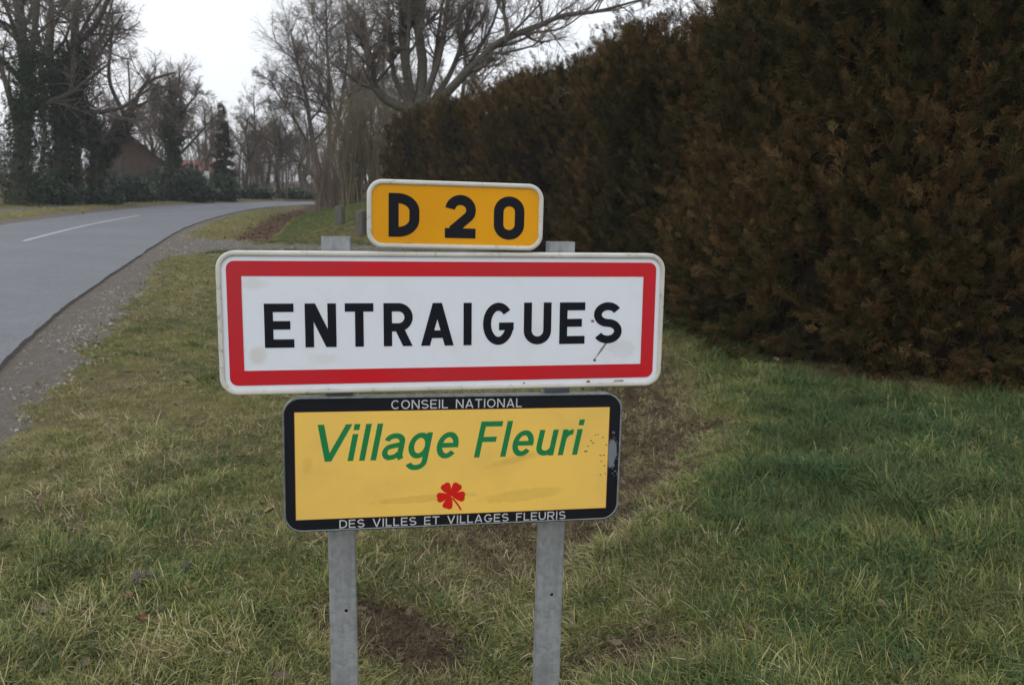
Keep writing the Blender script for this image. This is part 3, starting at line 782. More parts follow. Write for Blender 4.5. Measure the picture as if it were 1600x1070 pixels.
# --- route plate
M3 = panel_matrix(.0155, .3018, -.0105)
rp = box_panel('route_plate', .4999, .1899, .045, .030, .014, .006, m_amber.m, m_rim.m, None, M3, bulge=.002)
rp['label'] = 'amber route plate reading D 20'
for ch, a_, b_, yb_ in (('D', -.190, -.105, -.0625), ('2', -.033, .054, -.0625), ('0', .106, .194, -.064)):
    I = Ink(); glyph(I, ch, a_, b_, yb_, .0577, .0275); I.finish('letter', m_black.m, rp, .0010)
# --- village board
M2 = panel_matrix(.0213, -.4130, -.0091)
KX, KY = .9973/.96, .3968/.36
vb = box_panel('village_board', .9973, .3968, .052, .026, .0045, .0015, m_frame.m, m_alu.m, None, M2, bulge=.0015)
vb['label'] = 'yellow and black village board with red flower'
y0, y1_ = -.1605, .1555
I = Ink(); I.add([(-.447*KX, y0), (-.447*KX, y1_)], [(.4415*KX, y0), (.4415*KX, y1_)]); I.finish('yellow_field', m_ochre.m, vb, .0006)
mrr = NT('orange_edge'); mrr.base((.20, .05, .012), .5)
o4 = np.array([(-.4485*KX, y0-.0012), (.443*KX, y0-.0012), (.443*KX, y1_+.0012), (-.4485*KX, y1_+.0012)]); i4 = np.array([(-.447*KX, y0), (.4415*KX, y0), (.4415*KX, y1_), (-.447*KX, y1_)])
V, F = ring(o4, i4, .0005); link('orange_edge_line', np_mesh('orange_edge_line', V, F, False), mrr.m, vb)
cap, bas = .108*KY, .0095*KY; sh = math.tan(R_(11))
def shear(V):
    V = V.copy(); V[:, 0] += (V[:, 1]-bas)*sh+.012*KX+(V[:, 0]-.35)*.042; return V
for ch, a_, b_ in (('V', -.388, -.298), ('i', -.292, -.278), ('l', -.262, -.248), ('l', -.232, -.218), ('a', -.206, -.150), ('g', -.138, -.080), ('e', -.062, -.004),
                   ('F', .046, .106), ('l', .119, .133), ('e', .146, .204), ('u', .215, .268), ('r', .281, .313), ('i', .322, .336), ):
    I = Ink(); glyph(I, ch, a_*KX, b_*KX, bas, cap, .0154); I.finish('letter', m_green.m, vb, .0010, shear)
I = Ink(); line_text(I, 'CONSEIL NATIONAL', -.187*KX, .181*KX, .1605, .1870, .0035); I.finish('small_lettering', m_greyl.m, vb, .0008)['kind'] = 'stuff'; I = Ink()
line_text(I, 'DES VILLES ET VILLAGES FLEURIS', -.330*KX, .320*KX, -.1905, -.1655, .0035)
I.finish('small_lettering', m_greyl.m, vb, .0008)['kind'] = 'stuff'
# five-petalled flower with curved stem
I = Ink(); fx, fy = -.018*KX, -.094*KY
for a_ in (48, 66, 111, 129, 180, 198, 243, 261, -17, 3):
    cs, sn = math.cos(R_(a_)), math.sin(R_(a_)); L_, R2 = [], []
    for i in range(17):
        t = i/16; ln = .043*t; wv = .0098*math.sin(math.pi*min(1, t*.62+.0))**.9 if t < .8 else .0098*math.sin(math.pi*.8*.62)**.9*math.sqrt(max(0, 1-((t-.8)/.2)**2))
        L_.append((fx+cs*ln-sn*wv, fy+sn*ln+cs*wv)); R2.append((fx+cs*ln+sn*wv, fy+sn*ln-cs*wv))
    I.add(R2, L_)
st_ = [(fx+.004, fy-.008), (fx+.014, fy-.020), (fx+.024, fy-.034), (fx+.030, fy-.046)]
I.stroke(st_, .0055)
I.finish('flower_emblem', m_flower.m, vb, .0009)
# scratches and shot marks at the right edge
def dots(name, pts, mat, parent, z):
    V = []; F = []
    for j, (px, py, pr) in enumerate(pts):
        for a in range(8): V.append((px+pr*math.cos(a*.785), py+pr*math.sin(a*.785)*.8, z))
        F.append(np.arange(8)+8*j)
    return link(name, np_mesh(name, np.array(V), np.array(F), False), mat, parent)
rs = random.Random(4)
pts = [(.372+.085*a_-.0, -.02+.085*b_, .0018+.0008*c_) for a_, b_, c_ in [(.2, .8, 1), (.35, .98, .5), (.1, .62, .8), (.0, .45, 1.4), (.06, .45, 1), (.28, .72, .8), (.45, 1.0, .6), (.62, .9, .8), (.75, .65, 1), (.55, .3, 1.2), (.68, .3, 1.), (.6, .1, .8), (.72, -.05, .8), (.58, -.35, .9), (.75, -.32, .6)]]
pts = [(a*KX, b*KY, c_) for a, b, c_ in pts]
mdot = NT('shot_mark'); mdot.base((.06, .055, .07), .6)
dots('shot_mark', pts, mdot.m, vb, .0012)['kind'] = 'stuff'
pts = [((.452+.022*abs(rs.gauss(0, .6)))*KX, (.075-.13*rs.random())*KY, .0008+.0014*rs.random()) for _ in range(46)]
pts = [(min(a, .490), b, c_) for a, b, c_ in pts]
mdot2 = NT('scratch_mark'); mdot2.base((.20, .23, .29), .5)
dots('scratch_mark', pts, mdot2.m, vb, .0013)['kind'] = 'stuff'

# --- posts: galvanised rectangular tubes
def tube_rect(name, w_, d_, zb, zt, r, parent, mat, th=.003):
    q = rrect(w_, d_, r, 4); qi = rrect(w_-2*th, d_-2*th, max(r-th, .001), 4)
    zs = list(np.linspace(zb, zt, 8))
    L = [np.c_[q, np.full(len(q), z_)] for z_ in zs]+[np.c_[qi, np.full(len(q), zt)], np.c_[qi, np.full(len(q), zt-.25)]]
    V, F = loops_mesh(L)
    return link(name, np_mesh(name, V, F, False), mat, parent)
X0, Z0, N0 = frame(0)
for a_, b_, lb, hole in ((-.3099, .2393, 'left', (541, 953)), (.3292, .2318, 'right', (862, 928))):
    top = PAN['c']+X0*a_+Z0*b_
    hn = np.array([N0[0], N0[1], 0]); hn /= np.linalg.norm(hn)
    ctr = top-hn*(.040+.022)
    # the visible front face of the post passes through `top`
    k_ = 1.0+.062/2.25
    ctr[0] = ctr[0]+ (top[0]*k_-top[0])*.8
    zt = EYE+(top[2]-EYE)*k_
    po = tube_rect('post', .082, .042, -.5, zt-.0, .006, None, M_galv)
    po.location = (ctr[0], ctr[1], 0); po.rotation_euler = (0, 0, PAN['yaw'])
    rel(po, sign)
    # bolt hole, overlapping sleeve line
    d = FW+RT*(hole[0]-800)/FPX+UP*(535-hole[1])/FPX
    fc = np.array([ctr[0], ctr[1]])+hn[:2]*.021
    t = (hn[:2]@fc)/(hn[:2]@d[:2]); hp = np.array([0, 0, EYE])+d*t
    xl_ = (hp[:2]-ctr[:2])@X0[:2]/np.linalg.norm(X0[:2])
    q = np.array([(xl_+.0055*math.cos(a), -.0224, hp[2]+.0055*math.sin(a)) for a in np.linspace(0, 2*math.pi, 16, endpoint=False)])
    link('bolt_hole', np_mesh('bolt_hole', q, [np.arange(16)[None]], False), m_hole.m, po)
    sl_ = tube_rect('sleeve', .0836, .0436, -.45, hp[2]+.018, .006, po, M_galv, .0006)
    # clamps behind the panels
# horizontal fixing rails behind the boards
for b_ in (.12, -.12, -.33, -.50):
    c_ = PAN['c']+Z0*b_-N0*(.034); V = []
    for sx in (-1, 1):
        for sn_ in (-1, 1):
            for sz_ in (-1, 1): V.append(c_+X0*(.02+sx*.40)+N0*sn_*.006+Z0*sz_*.015)
    F = np.array([(0, 1, 3, 2), (4, 6, 7, 5), (0, 4, 5, 1), (2, 3, 7, 6), (0, 2, 6, 4), (1, 5, 7, 3)])
    rel(link('fixing_rail', np_mesh('fixing_rail', V, F, False), M_galv), sign)

# ================================================================== HEDGE
def poly_closed(Pl, back):
    N_, _ = nrm2(Pl); B = (Pl+N_*back)[::-1]
    return np.vstack([Pl, B])
HL = resample(HEDGE, .15)
HN, HT = nrm2(HL)          # right of travel = into the hedge
HARC = np.concatenate([[0], np.cumsum(np.linalg.norm(np.diff(HL, axis=0), axis=1))])
hh = zones(HL[:, 0], HL[:, 1])[0]
HTOP = 3.65
def hedge_face(a, z_):
    """point on the hedge's outer surface at arclength a, height z"""
    px = np.interp(a, HARC, HL[:, 0]); py = np.interp(a, HARC, HL[:, 1])
    nx_ = np.interp(a, HARC, HN[:, 0]); ny_ = np.interp(a, HARC, HN[:, 1]); l_ = np.hypot(nx_, ny_); nx_ /= l_; ny_ /= l_
    ridge = (vnoise(a, z_*.22, 1.3, 2, 41)-.5)*.6+(vnoise(a, z_*.6, 2.6, 3, 42)-.5)*.6+(vnoise(a, z_*.7, .5, 1, 43)-.5)*.5
    prof = .12-.12*sstep(.9, 0., z_)*vnoise(a, a*0, 1.6, 2, 44)-.30*sstep(2.8, 3.9, z_)
    out_ = prof+ridge
    return np.stack([px-nx_*out_, py-ny_*out_, z_], -1), np.stack([-nx_, -ny_, 0*nx_], -1)
hedge = empty('thuja_hedge', (3.5, 8, 0)); tag(hedge, 'tall clipped conifer hedge turned rusty brown, standing on the grass bank behind the sign', 'hedge')
na_, nz_ = int(HARC[-1]/.15), 30
A_, Z_ = np.meshgrid(np.linspace(0, HARC[-1], na_), np.linspace(.0, HTOP-.15, nz_))
Pc, Nc = hedge_face(A_, Z_)
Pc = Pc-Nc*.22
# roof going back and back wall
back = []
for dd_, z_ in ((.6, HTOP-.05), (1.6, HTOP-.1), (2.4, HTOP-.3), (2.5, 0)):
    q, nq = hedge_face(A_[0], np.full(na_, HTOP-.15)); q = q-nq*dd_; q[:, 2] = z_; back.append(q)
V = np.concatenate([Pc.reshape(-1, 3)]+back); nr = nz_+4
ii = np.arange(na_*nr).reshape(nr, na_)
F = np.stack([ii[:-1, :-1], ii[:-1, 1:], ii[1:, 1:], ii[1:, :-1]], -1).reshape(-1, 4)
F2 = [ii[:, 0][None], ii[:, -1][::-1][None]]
hc = NT('hedge_core'); hc.base(hc.ramp(hc.noise(9, 5, .7), [(.3, (.004, .0035, .002)), (.7, (.022, .015, .009))]), .95, spec=.1)  # solid core; the shade between sprays is put into its near-black colour
core = link('shade_core', np_mesh('shade_core', V, [F]+F2, False), hc.m); rel(core, hedge)
# sprays
def spray(seed, L=.17, n=9):
    r = np.random.default_rng(seed); V = []; F = []; k = 0
    def strip_(p0, d, l, w_, z_):
        nonlocal k
        nrm_ = np.array([-d[1], d[0], 0]); nrm_ /= np.linalg.norm(nrm_)+1e-9
        for i in range(3):
            t = i/2; p = p0+d*l*t+np.array([0, 0, z_*t*t*l]); ww = w_*(1-.55*t)*(.7+.6*r.random())
            V.extend([p-nrm_*ww/2, p+nrm_*ww/2])
        F.extend([(k, k+1, k+3, k+2), (k+2, k+3, k+5, k+4)]); k += 6
    strip_(np.zeros(3), np.array([1., 0, 0]), L, .008, .2)
    for i in range(n):
        t = .12+.85*i/n; sgn = 1 if i % 2 else -1; a = sgn*r.uniform(.5, .85)
        l = L*(.55-.4*t)*r.uniform(.7, 1.2)
        b_ = np.array([L*t, 0, .2*t*t*L]); d = np.array([math.cos(a), math.sin(a), r.normal(0, .25)])
        strip_(b_, d, l, .0085, r.normal(0, .6))
        for j in (.45, .75):
            a2 = a+r.choice([-1, 1])*r.uniform(.4, .8)
            strip_(b_+d*l*j, np.array([math.cos(a2), math.sin(a2), r.normal(0, .3)]), l*.42, .007, 0)
    return np_mesh('thuja_spray', np.array(V), np.array(F), False)
sp_ = NT('thuja_foliage'); an = sp_.n('Attribute'); an.attribute_type = 'INSTANCER'; an.attribute_name = 'tint'
oi = sp_.n('ObjectInfo')
cc = sp_.ramp(sp_.math('ADD', an.outputs['Fac'], sp_.math('MULTIPLY', sp_.math('SUBTRACT', oi.outputs['Random'], .5), .5)),
              [(.0, (.014, .020, .006)), (.28, (.036, .037, .011)), (.48, (.060, .045, .015)), (.7, (.094, .053, .019)), (1., (.16, .108, .044))])
sp_.base(cc, .8, spec=.15)
SPR = [spray(i) for i in range(7)]
for m_ in SPR: m_.materials.append(sp_.m)
def euler_from(D, roll):
    """rotation taking local +x onto D (rows), spun by roll about it"""
    D = D/np.linalg.norm(D, axis=1)[:, None]
    yaw = np.arctan2(D[:, 1], D[:, 0]); pit = -np.arcsin(np.clip(D[:, 2], -1, 1))
    return np.stack([roll, pit, yaw], 1)
pts, dirs, scs, tns = [], [], [], []
def plumes(a, z_, per, s0, ln):
    m_ = len(a); p, nq = hedge_face(a, z_); p = p-nq*(rng.random(m_)**1.5*.30+.06)[:, None]
    T_ = np.stack([nq[:, 1], -nq[:, 0], 0*a], 1)
    ax = nq*rng.uniform(.25, .75, m_)[:, None]+np.array([0, 0, 1.])*rng.uniform(.5, 1.3, m_)[:, None]+T_*rng.normal(0, .38, m_)[:, None]
    ax[:, 2] -= 1.3*sstep(1.0, .1, z_)*rng.random(m_)**.6; ax /= np.linalg.norm(ax, axis=1)[:, None]
    L = ln*rng.uniform(.5, 1.35, m_); tc_ = rng.normal(0, .14, m_)
    i = np.repeat(np.arange(m_), per); t = rng.random(len(i)); rad_ = rng.normal(0, 1, (len(i), 3)); rad_ -= (rad_*ax[i]).sum(1)[:, None]*ax[i]; rad_ /= np.linalg.norm(rad_, axis=1)[:, None]
    P_ = p[i]+ax[i]*(t*L[i])[:, None]+rad_*(L[i]*.13*(1-t)*rng.random(len(i)))[:, None]
    pts.append(P_); dirs.append(ax[i]*rng.uniform(.7, 1.3, len(i))[:, None]+rad_*(rng.uniform(.2, .85, len(i))*(1.1-.7*t))[:, None]); scs.append(s0*rng.uniform(.6, 1.25, len(i))*(1-.35*t)); tns.append(tc_[i]+.16*(t-.5))
for m_, a0_, a1_, s0, per in ((2600, 1., 9.8, .95, 14), (1700, 9.8, 17., 1.05, 12), (1300, 17., HARC[-1], 1.2, 10)):
    plumes(rng.uniform(a0_, a1_, m_), rng.random(m_)**.92*(HTOP-.25), per, s0, .46)
plumes(rng.uniform(1., 12., 420), rng.uniform(.1, 1.1, 420), 14, .9, .42)
# ragged top
n = 9000; a = rng.uniform(1., HARC[-1], n); p, nq = hedge_face(a, np.full(n, HTOP-.1)); p = p-nq*(rng.random(n)**1.4*1.3-.05)[:, None]
hgt = HTOP-.2+.45*(vnoise(a, a*0, 2.2, 3, 45)-.35)+rng.random(n)**2*.42
p[:, 2] = hgt; d = np.stack([rng.normal(0, .35, n), rng.normal(0, .35, n), np.ones(n)], 1)
pts.append(p); dirs.append(d); scs.append(rng.uniform(.8, 1.4, n)); tns.append(rng.normal(.05, .12, n))
m_ = 520; plumes(rng.uniform(1., HARC[-1], m_), np.full(m_, HTOP-.02)+rng.normal(0, .12, m_), 12, 1., .5)
# pocket of hanging sprays
P = np.concatenate(pts); D = np.concatenate(dirs); sc = np.concatenate(scs); n = len(P)
gz = zones(P[:, 0], P[:, 1])[0]; P[:, 2] = np.maximum(P[:, 2]+.12, gz+.05)
u_ = np.hypot(P[:, 0]-3, P[:, 1]-6)
tint = .44+.85*(vnoise(u_, P[:, 2]*.6, .8, 4, 46)-.5)+np.concatenate(tns)+.04*sstep(12, 25, P[:, 1])+.10*sstep(2.6, 3.8, P[:, 2])
fol = scatter('foliage', SPR, P, euler_from(D, rng.uniform(0, 6.28, n)), np.repeat(sc[:, None], 3, 1), rng.integers(0, 7, n), tint)
rel(fol, hedge); fol['kind'] = 'stuff'

# ================================================================== TREES
def tubes(pts, rad, sides):
    """pts (N,K,3), rad (N,K)"""
    N_, K = pts.shape[:2]
    T_ = np.gradient(pts, axis=1); T_ /= np.linalg.norm(T_, axis=2)[..., None]+1e-9
    ref = np.where(np.abs(T_[:, :1, 2:3]) > .8, np.array([1., 0, 0]), np.array([0, 0, 1.]))
    A = np.cross(T_, ref); A /= np.linalg.norm(A, axis=2)[..., None]+1e-9; B = np.cross(T_, A)
    th = np.arange(sides)*2*math.pi/sides
    V = pts[:, :, None]+rad[:, :, None, None]*(A[:, :, None]*np.cos(th)[None, None, :, None]+B[:, :, None]*np.sin(th)[None, None, :, None])
    ii = np.arange(N_*K*sides).reshape(N_, K, sides); jj = np.roll(ii, -1, 2)
    F = np.stack([ii[:, :-1], jj[:, :-1], jj[:, 1:], ii[:, 1:]], -1).reshape(-1, 4)
    return V.reshape(-1, 3), F
def merge(parts):
    V = []; F = []; k = 0
    for v, f in parts: V.append(v); F.append(f+k); k += len(v)
    return np.concatenate(V), np.concatenate(F)
def grow(P, D, L, Rr, K, wig, trop, r=rng):
    out = [P]; D = D/np.linalg.norm(D, axis=1)[:, None]
    for k in range(K-1):
        D = D+r.normal(0, wig, D.shape)+np.array([0, 0, trop]); D /= np.linalg.norm(D, axis=1)[:, None]
        P = P+D*(L/(K-1))[:, None]; out.append(P)
    pts = np.stack(out, 1); t = np.linspace(0, 1, K)[None]
    return pts, Rr[:, None]*(1-.72*t)
def kids(pts, rad, n, lr, ang, K, wig, trop, t0=.25, rr=.5, rmin=.004, r=rng, lmin=.0):
    N_, Kp = pts.shape[:2]; L = np.linalg.norm(np.diff(pts, axis=1), axis=2).sum(1)
    par = np.repeat(np.arange(N_), n); t = t0+(1-t0)*r.random(len(par)); q = t*(Kp-1); i = np.minimum(q.astype(int), Kp-2); f = (q-i)[:, None]
    P = pts[par, i]*(1-f)+pts[par, i+1]*f; T_ = pts[par, i+1]-pts[par, i]; T_ /= np.linalg.norm(T_, axis=1)[:, None]+1e-9
    X_ = r.normal(0, 1, P.shape); X_ -= (X_*T_).sum(1)[:, None]*T_; X_ /= np.linalg.norm(X_, axis=1)[:, None]
    a = np.abs(r.normal(ang, .25, len(par)))[:, None]; D = T_*np.cos(a)+X_*np.sin(a)
    rp = rad[par, i]*(1-f[:, 0])+rad[par, i+1]*f[:, 0]
    return grow(P, D, np.maximum(L[par]*lr*(1.15-.7*t)*r.uniform(.6, 1.3, len(par)), lmin), np.maximum(rp*rr, rmin), K, wig, trop, r)
def bark(name, c0, c1, c2=None):
    m = NT(name); n_ = m.noise(7, 5, .65, m.wpos()); c = m.ramp(n_, [(.3, c0), (.7, c1)])
    if c2: c = m.mix(m.ramp(m.noise(1.7, 4, .6, m.wpos()), [(.5, 0.), (.65, .7)]), c, c2)
    m.base(c, .9, spec=.15); m.bump(m.noise(20, 4, .7, m.wpos()), .6, .02); return m.m
B_DARK = bark('dark_bark', (.05, .045, .038), (.13, .115, .095), (.085, .09, .058))
B_TWIG = bark('twig_bark', (.12, .10, .085), (.22, .185, .155))
B_RED = bark('reddish_twig_bark', (.13, .10, .082), (.24, .185, .15))
B_GREY = bark('grey_twig_bark', (.075, .070, .060), (.15, .135, .11))
B_YEL = bark('yellowish_twig_bark', (.11, .095, .062), (.22, .19, .12))
def limb(path, Y, r0, r1, dep=0., K=14):
    """path in photo points at distance Y; dep = how far it swings in depth"""
    P = np.array([at(u, v_, Y) for u, v_ in path]); n_ = len(P)
    P[:, 1] += np.linspace(0, dep, n_)
    Q = resample(P, .05); t = np.linspace(0, len(Q)-1, K).astype(int); Q = Q[t]
    return Q[None], np.linspace(r0, r1, K)[None]**1.
def bake(name, parts, mat, parent, sides):
    V, F = merge([tubes(p, r_, sides) for p, r_ in parts])
    return rel(link(name, np_mesh(name, V, F), mat), parent)
# ivy
def ivy_leaf():
    V = [(0, -.4, 0), (.45, -.25, .05), (.3, .2, .0), (0, .6, -.08), (-.3, .2, 0), (-.45, -.25, .05)]
    return np_mesh('ivy_leaf', np.array(V), [np.array([[0, 1, 2, 3]]), np.array([[0, 3, 4, 5]])][0:2], False)
def leaf_mat(name, c0, c1, c2, rough=.45, spec=.5):
    m = NT(name); oi = m.n('ObjectInfo'); an = m.n('Attribute'); an.attribute_type = 'INSTANCER'; an.attribute_name = 'tint'
    v_ = m.math('ADD', m.math('MULTIPLY', oi.outputs['Random'], .6), m.math('SUBTRACT', an.outputs['Fac'], .3))
    m.base(m.ramp(v_, [(0, c0), (.5, c1), (1, c2)]), rough, spec=spec); return m.m
IVY = []
for i in range(3):
    r = np.random.default_rng(90+i); Vs, Fs, k = [], [], 0
    for j in range(9):      # a spray of leaves
        c_ = r.normal(0, .55, 3); a = r.uniform(0, 6.28); b = r.normal(0, .6); s = r.uniform(.6, 1.1)
        lv = np.array([(0, -.4, 0), (.42, -.2, .06), (.28, .25, 0), (0, .6, -.08), (-.28, .25, 0), (-.42, -.2, .06)])*s
        Rz = np.array([[math.cos(a), -math.sin(a), 0], [math.sin(a), math.cos(a), 0], [0, 0, 1]]); Rx = np.array([[1, 0, 0], [0, math.cos(b), -math.sin(b)], [0, math.sin(b), math.cos(b)]])
        Vs.append(lv@Rx.T@Rz.T+c_); Fs += [(k, k+1, k+2, k+3), (k, k+3, k+4, k+5)]; k += 6
    IVY.append(np_mesh('ivy_leaves', np.concatenate(Vs), np.array(Fs), False))
M_IVY = leaf_mat('ivy_leaf_mat', (.014, .026, .013), (.032, .052, .025), (.065, .090, .042), .7, .2)
for m_ in IVY: m_.materials.append(M_IVY)
LAU = [m_.copy() for m_ in IVY]; M_LAU = leaf_mat('laurel_leaf_mat', (.022, .038, .024), (.046, .072, .044), (.10, .135, .09), .6, .3)
for m_ in LAU: m_.materials.clear(); m_.materials.append(M_LAU)
CON = [m_.copy() for m_ in IVY]; M_CON = leaf_mat('spruce_mat', (.028, .032, .020), (.050, .054, .034), (.085, .075, .05), .7, .2)
for m_ in CON: m_.materials.clear(); m_.materials.append(M_CON)
def cloud(name, blobs, dens, size, protos, parent, kind='stuff', hollow=.5):
    """leaf sprays inside lumpy ellipsoids: (x,y,z,rx,ry,rz)"""
    P = []
    for (x_, y_, z_, rx, ry, rz) in blobs:
        n_ = int(dens*(rx*ry*rz)**(2/3.)*12); d = rng.normal(0, 1, (n_, 3)); d /= np.linalg.norm(d, axis=1)[:, None]
        lump = .78+.5*(vnoise(np.arctan2(d[:, 1], d[:, 0])*2+x_, d[:, 2]*2.5+z_, 1.5, 3, 61)-.4)
        rr = (hollow+(1-hollow)*rng.random(n_)**.6)*lump*(1+.12*rng.normal(0, 1, n_)**2*.5)
        P.append(np.array([x_, y_, z_])+d*rr[:, None]*np.array([rx, ry, rz]))
    P = np.concatenate(P); n_ = len(P)
    sc_ = size*rng.uniform(.6, 1.3, n_)
    o = scatter(name, protos, P, rng.uniform(-1, 1, (n_, 3))*[1., 1., 3.14], np.repeat(sc_[:, None], 3, 1), rng.integers(0, 3, n_), rng.uniform(.2, .8, n_)*.5+.25)
    o['kind'] = kind
    return rel(o, parent)
def ivy_on(limbs, dens, thick, size, parent, t0=0., t1=1.):
    P = []
    for pts, rad in limbs:
        q = pts[0]; n_ = int(dens*np.linalg.norm(np.diff(q, axis=0), axis=1).sum()); t = rng.uniform(t0, t1, n_)*(len(q)-1); i = np.minimum(t.astype(int), len(q)-2); f = (t-i)[:, None]
        c_ = q[i]*(1-f)+q[i+1]*f; w_ = thick*(.5+.9*vnoise(t*.9, t*0+q[0, 0], 1.2, 2, 71))[:, None]
        P.append(c_+rng.normal(0, .55, (n_, 3))*w_)
    P = np.concatenate(P); n_ = len(P); sc_ = size*rng.uniform(.6, 1.3, n_)
    o = scatter('ivy', IVY, P, rng.uniform(-1, 1, (n_, 3))*[1., 1., 3.14], np.repeat(sc_[:, None], 3, 1), rng.integers(0, 3, n_), rng.uniform(.25, .75, n_))
    o['kind'] = 'stuff'; return rel(o, parent)
def ground_pt(u, Y):
    p = at(u, 300, Y); return (p[0], p[1], float(hz(p[0], p[1])[0]))
def seat(limbs, Y):
    """drop the first point of the first limb into the ground"""
    p = limbs[0][0]; z_ = float(hz(p[0, 0, 0], p[0, 0, 1])[0]); p[0, 0, 2] = z_-.15; return limbs
def tree(name, label, limbs, Y, twig, spec, group='bare winter trees along the road', mat=None, ivy=None, wood=None, up=.06, seed=1, weep=None):
    r = np.random.default_rng(seed)
    p0 = limbs[0][0][0, 0]; root = empty(name, (p0[0], p0[1], float(hz(p0[0], p0[1])[0])))
    tag(root, label, 'tree', group)
    bake('trunk', limbs, wood or B_DARK, root, 7)
    n1_, n2_, n3_, lr1, lr2, lr3 = spec
    lv1 = []
    for pts, rad in limbs:
        lv1.append(kids(pts, rad, n1_, lr1, .85, 9, .13, up, .32, .5, .018, r))
    p1 = np.concatenate([a[0] for a in lv1]); r1 = np.concatenate([a[1] for a in lv1])
    p2, r2 = kids(p1, r1, n2_, lr2, .85, 6, .16, up*.8, .15, .55, .010, r)
    p3, r3 = kids(p2, r2, n3_, lr3, .85, 4, .18, up*.5 if weep is None else weep, .1, .6, twig, r)
    bake('branches', [(p1, r1)], wood or B_DARK, root, 5)['kind'] = 'stuff'
    V, F = merge([tubes(p2, r2, 3), tubes(p3, np.maximum(r3, twig*.5), 3)])
    o = rel(link('twigs', np_mesh('twigs', V, F), mat or B_TWIG), root); o['kind'] = 'stuff'
    if ivy: ivy_on(*ivy, root)
    return root
Lm = limb
# left group
a1 = seat([Lm([(28, 318), (30, 230), (36, 140), (22, 60), (10, -30), (-10, -140)], 40, .42, .14, 1), Lm([(33, 180), (62, 90), (84, 10), (95, -110)], 40, .2, .07, -2), Lm([(30, 210), (-10, 130), (-60, 40)], 40, .2, .06, 2)], 40)
tree('bare_tree', 'tall bare tree wrapped in dark ivy at the far left edge of the photo', a1, 40, .0065, (11, 9, 13, .48, .58, .62), ivy=([(p_[:, :6], r_[:, :6]) for p_, r_ in a1[:2]], 380, .75, .085), seed=1)
a2 = seat([Lm([(100, 318), (95, 250), (98, 180), (108, 110), (104, 40), (112, -60)], 44, .45, .12, 1), Lm([(98, 190), (66, 110), (58, 20), (40, -90)], 44, .26, .08, 2), Lm([(104, 125), (124, 78), (160, 52), (190, 14), (200, -30)], 44, .24, .06, -2)], 44)
tree('bare_tree', 'tree with the thickest dark ivy mass, left of the forked tree beside the road', a2, 44, .0065, (11, 9, 13, .48, .58, .62), ivy=([(a2[0][0][:, :9], a2[0][1][:, :9]), (a2[1][0][:, :5], a2[1][1][:, :5]), (a2[2][0][:, :4], a2[2][1][:, :4])], 520, .9, .09), seed=2)
a3 = seat([Lm([(150, 316), (152, 270), (150, 225), (138, 185), (126, 160)], 47, .42, .26, 0), Lm([(152, 262), (176, 222), (198, 180), (212, 140), (232, 120), (262, 110)], 47, .24, .05, 1), Lm([(126, 162), (112, 110), (138, 60), (150, -20)], 47, .2, .05, 2),
           Lm([(196, 182), (176, 130), (182, 80), (190, 20)], 47, .13, .04, -1), Lm([(130, 316), (116, 250), (112, 190), (120, 120)], 48, .22, .08, 1)], 47)
tree('bare_tree', 'forked bare tree with S-bent trunk and long limb arching right, left of brown gable', a3, 47, .007, (8, 9, 13, .48, .58, .62), ivy=([(a3[0][0], a3[0][1]), (a3[1][0][:, :7], a3[1][1][:, :7])], 130, .42, .15), seed=3)
a4 = seat([Lm([(270, 308), (272, 250), (268, 190), (272, 130)], 60, .34, .1, 0), Lm([(271, 225), (258, 180), (240, 150)], 60, .15, .05, 1), Lm([(275, 248), (300, 225), (326, 200), (346, 182)], 60, .12, .03, -1), Lm([(272, 200), (292, 160), (305, 140)], 60, .14, .04, 1), Lm([(270, 215), (245, 200), (226, 175)], 60, .1, .03, 1)], 60)
tree('bare_tree', 'round-crowned bare tree with an ivy column round its trunk, right of the brown gable', a4, 60, .009, (12, 10, 13, .56, .58, .66), ivy=([a4[0], (a4[1][0][:, :7], a4[1][1][:, :7]), (a4[3][0][:, :7], a4[3][1][:, :7])], 330, .55, .10), seed=4, mat=B_RED)
# far group behind the road bend
far = [((382, 300), 74, [(382, 300), (388, 250), (380, 205), (384, 180)], 5, 'slender bare tree standing right of the spruce'),
       ((415, 300), 80, [(415, 300), (420, 250), (408, 215), (400, 195)], 6, 'low bare tree between the slender tree and the utility pole'),
       ((440, 300), 78, [(436, 300), (430, 262), (445, 220), (436, 190)], 7, 'bare tree just left of the utility pole'),
       ((470, 300), 76, [(474, 302), (466, 260), (478, 215), (470, 180)], 8, 'bare tree just right of the utility pole'),
       ((325, 300), 70, [(326, 300), (322, 250), (330, 215), (324, 190)], 9, 'thin bare tree behind the gate, left of the spruce'),
       ((232, 300), 72, [(230, 300), (236, 250), (228, 190), (236, 150)], 10, 'bare tree behind the brown gabled house'),
       ((190, 300), 64, [(190, 300), (186, 230), (196, 160), (190, 90)], 11, 'tall bare tree left behind the brown gabled house'),
       ((60, 300), 62, [(60, 300), (66, 200), (58, 100), (70, 0)], 12, 'tall bare tree seen between the two ivy-wrapped trees'),
       ((600, 300), 52, [(600, 300), (606, 220), (596, 120), (604, 0)], 16, 'bare tree standing behind the left limb of the pollard'),
       ((720, 300), 50, [(720, 300), (716, 200), (726, 100), (714, 0)], 17, 'bare tree standing behind the right limb of the pollard'),
       ((560, 300), 62, [(566, 300), (560, 200), (572, 100), (562, -20)], 18, 'bare tree left of the pollard, farther off'),
       ((535, 300), 58, [(540, 300), (536, 220), (548, 140), (540, 40)], 13, 'bare tree behind the yellowish thicket')]
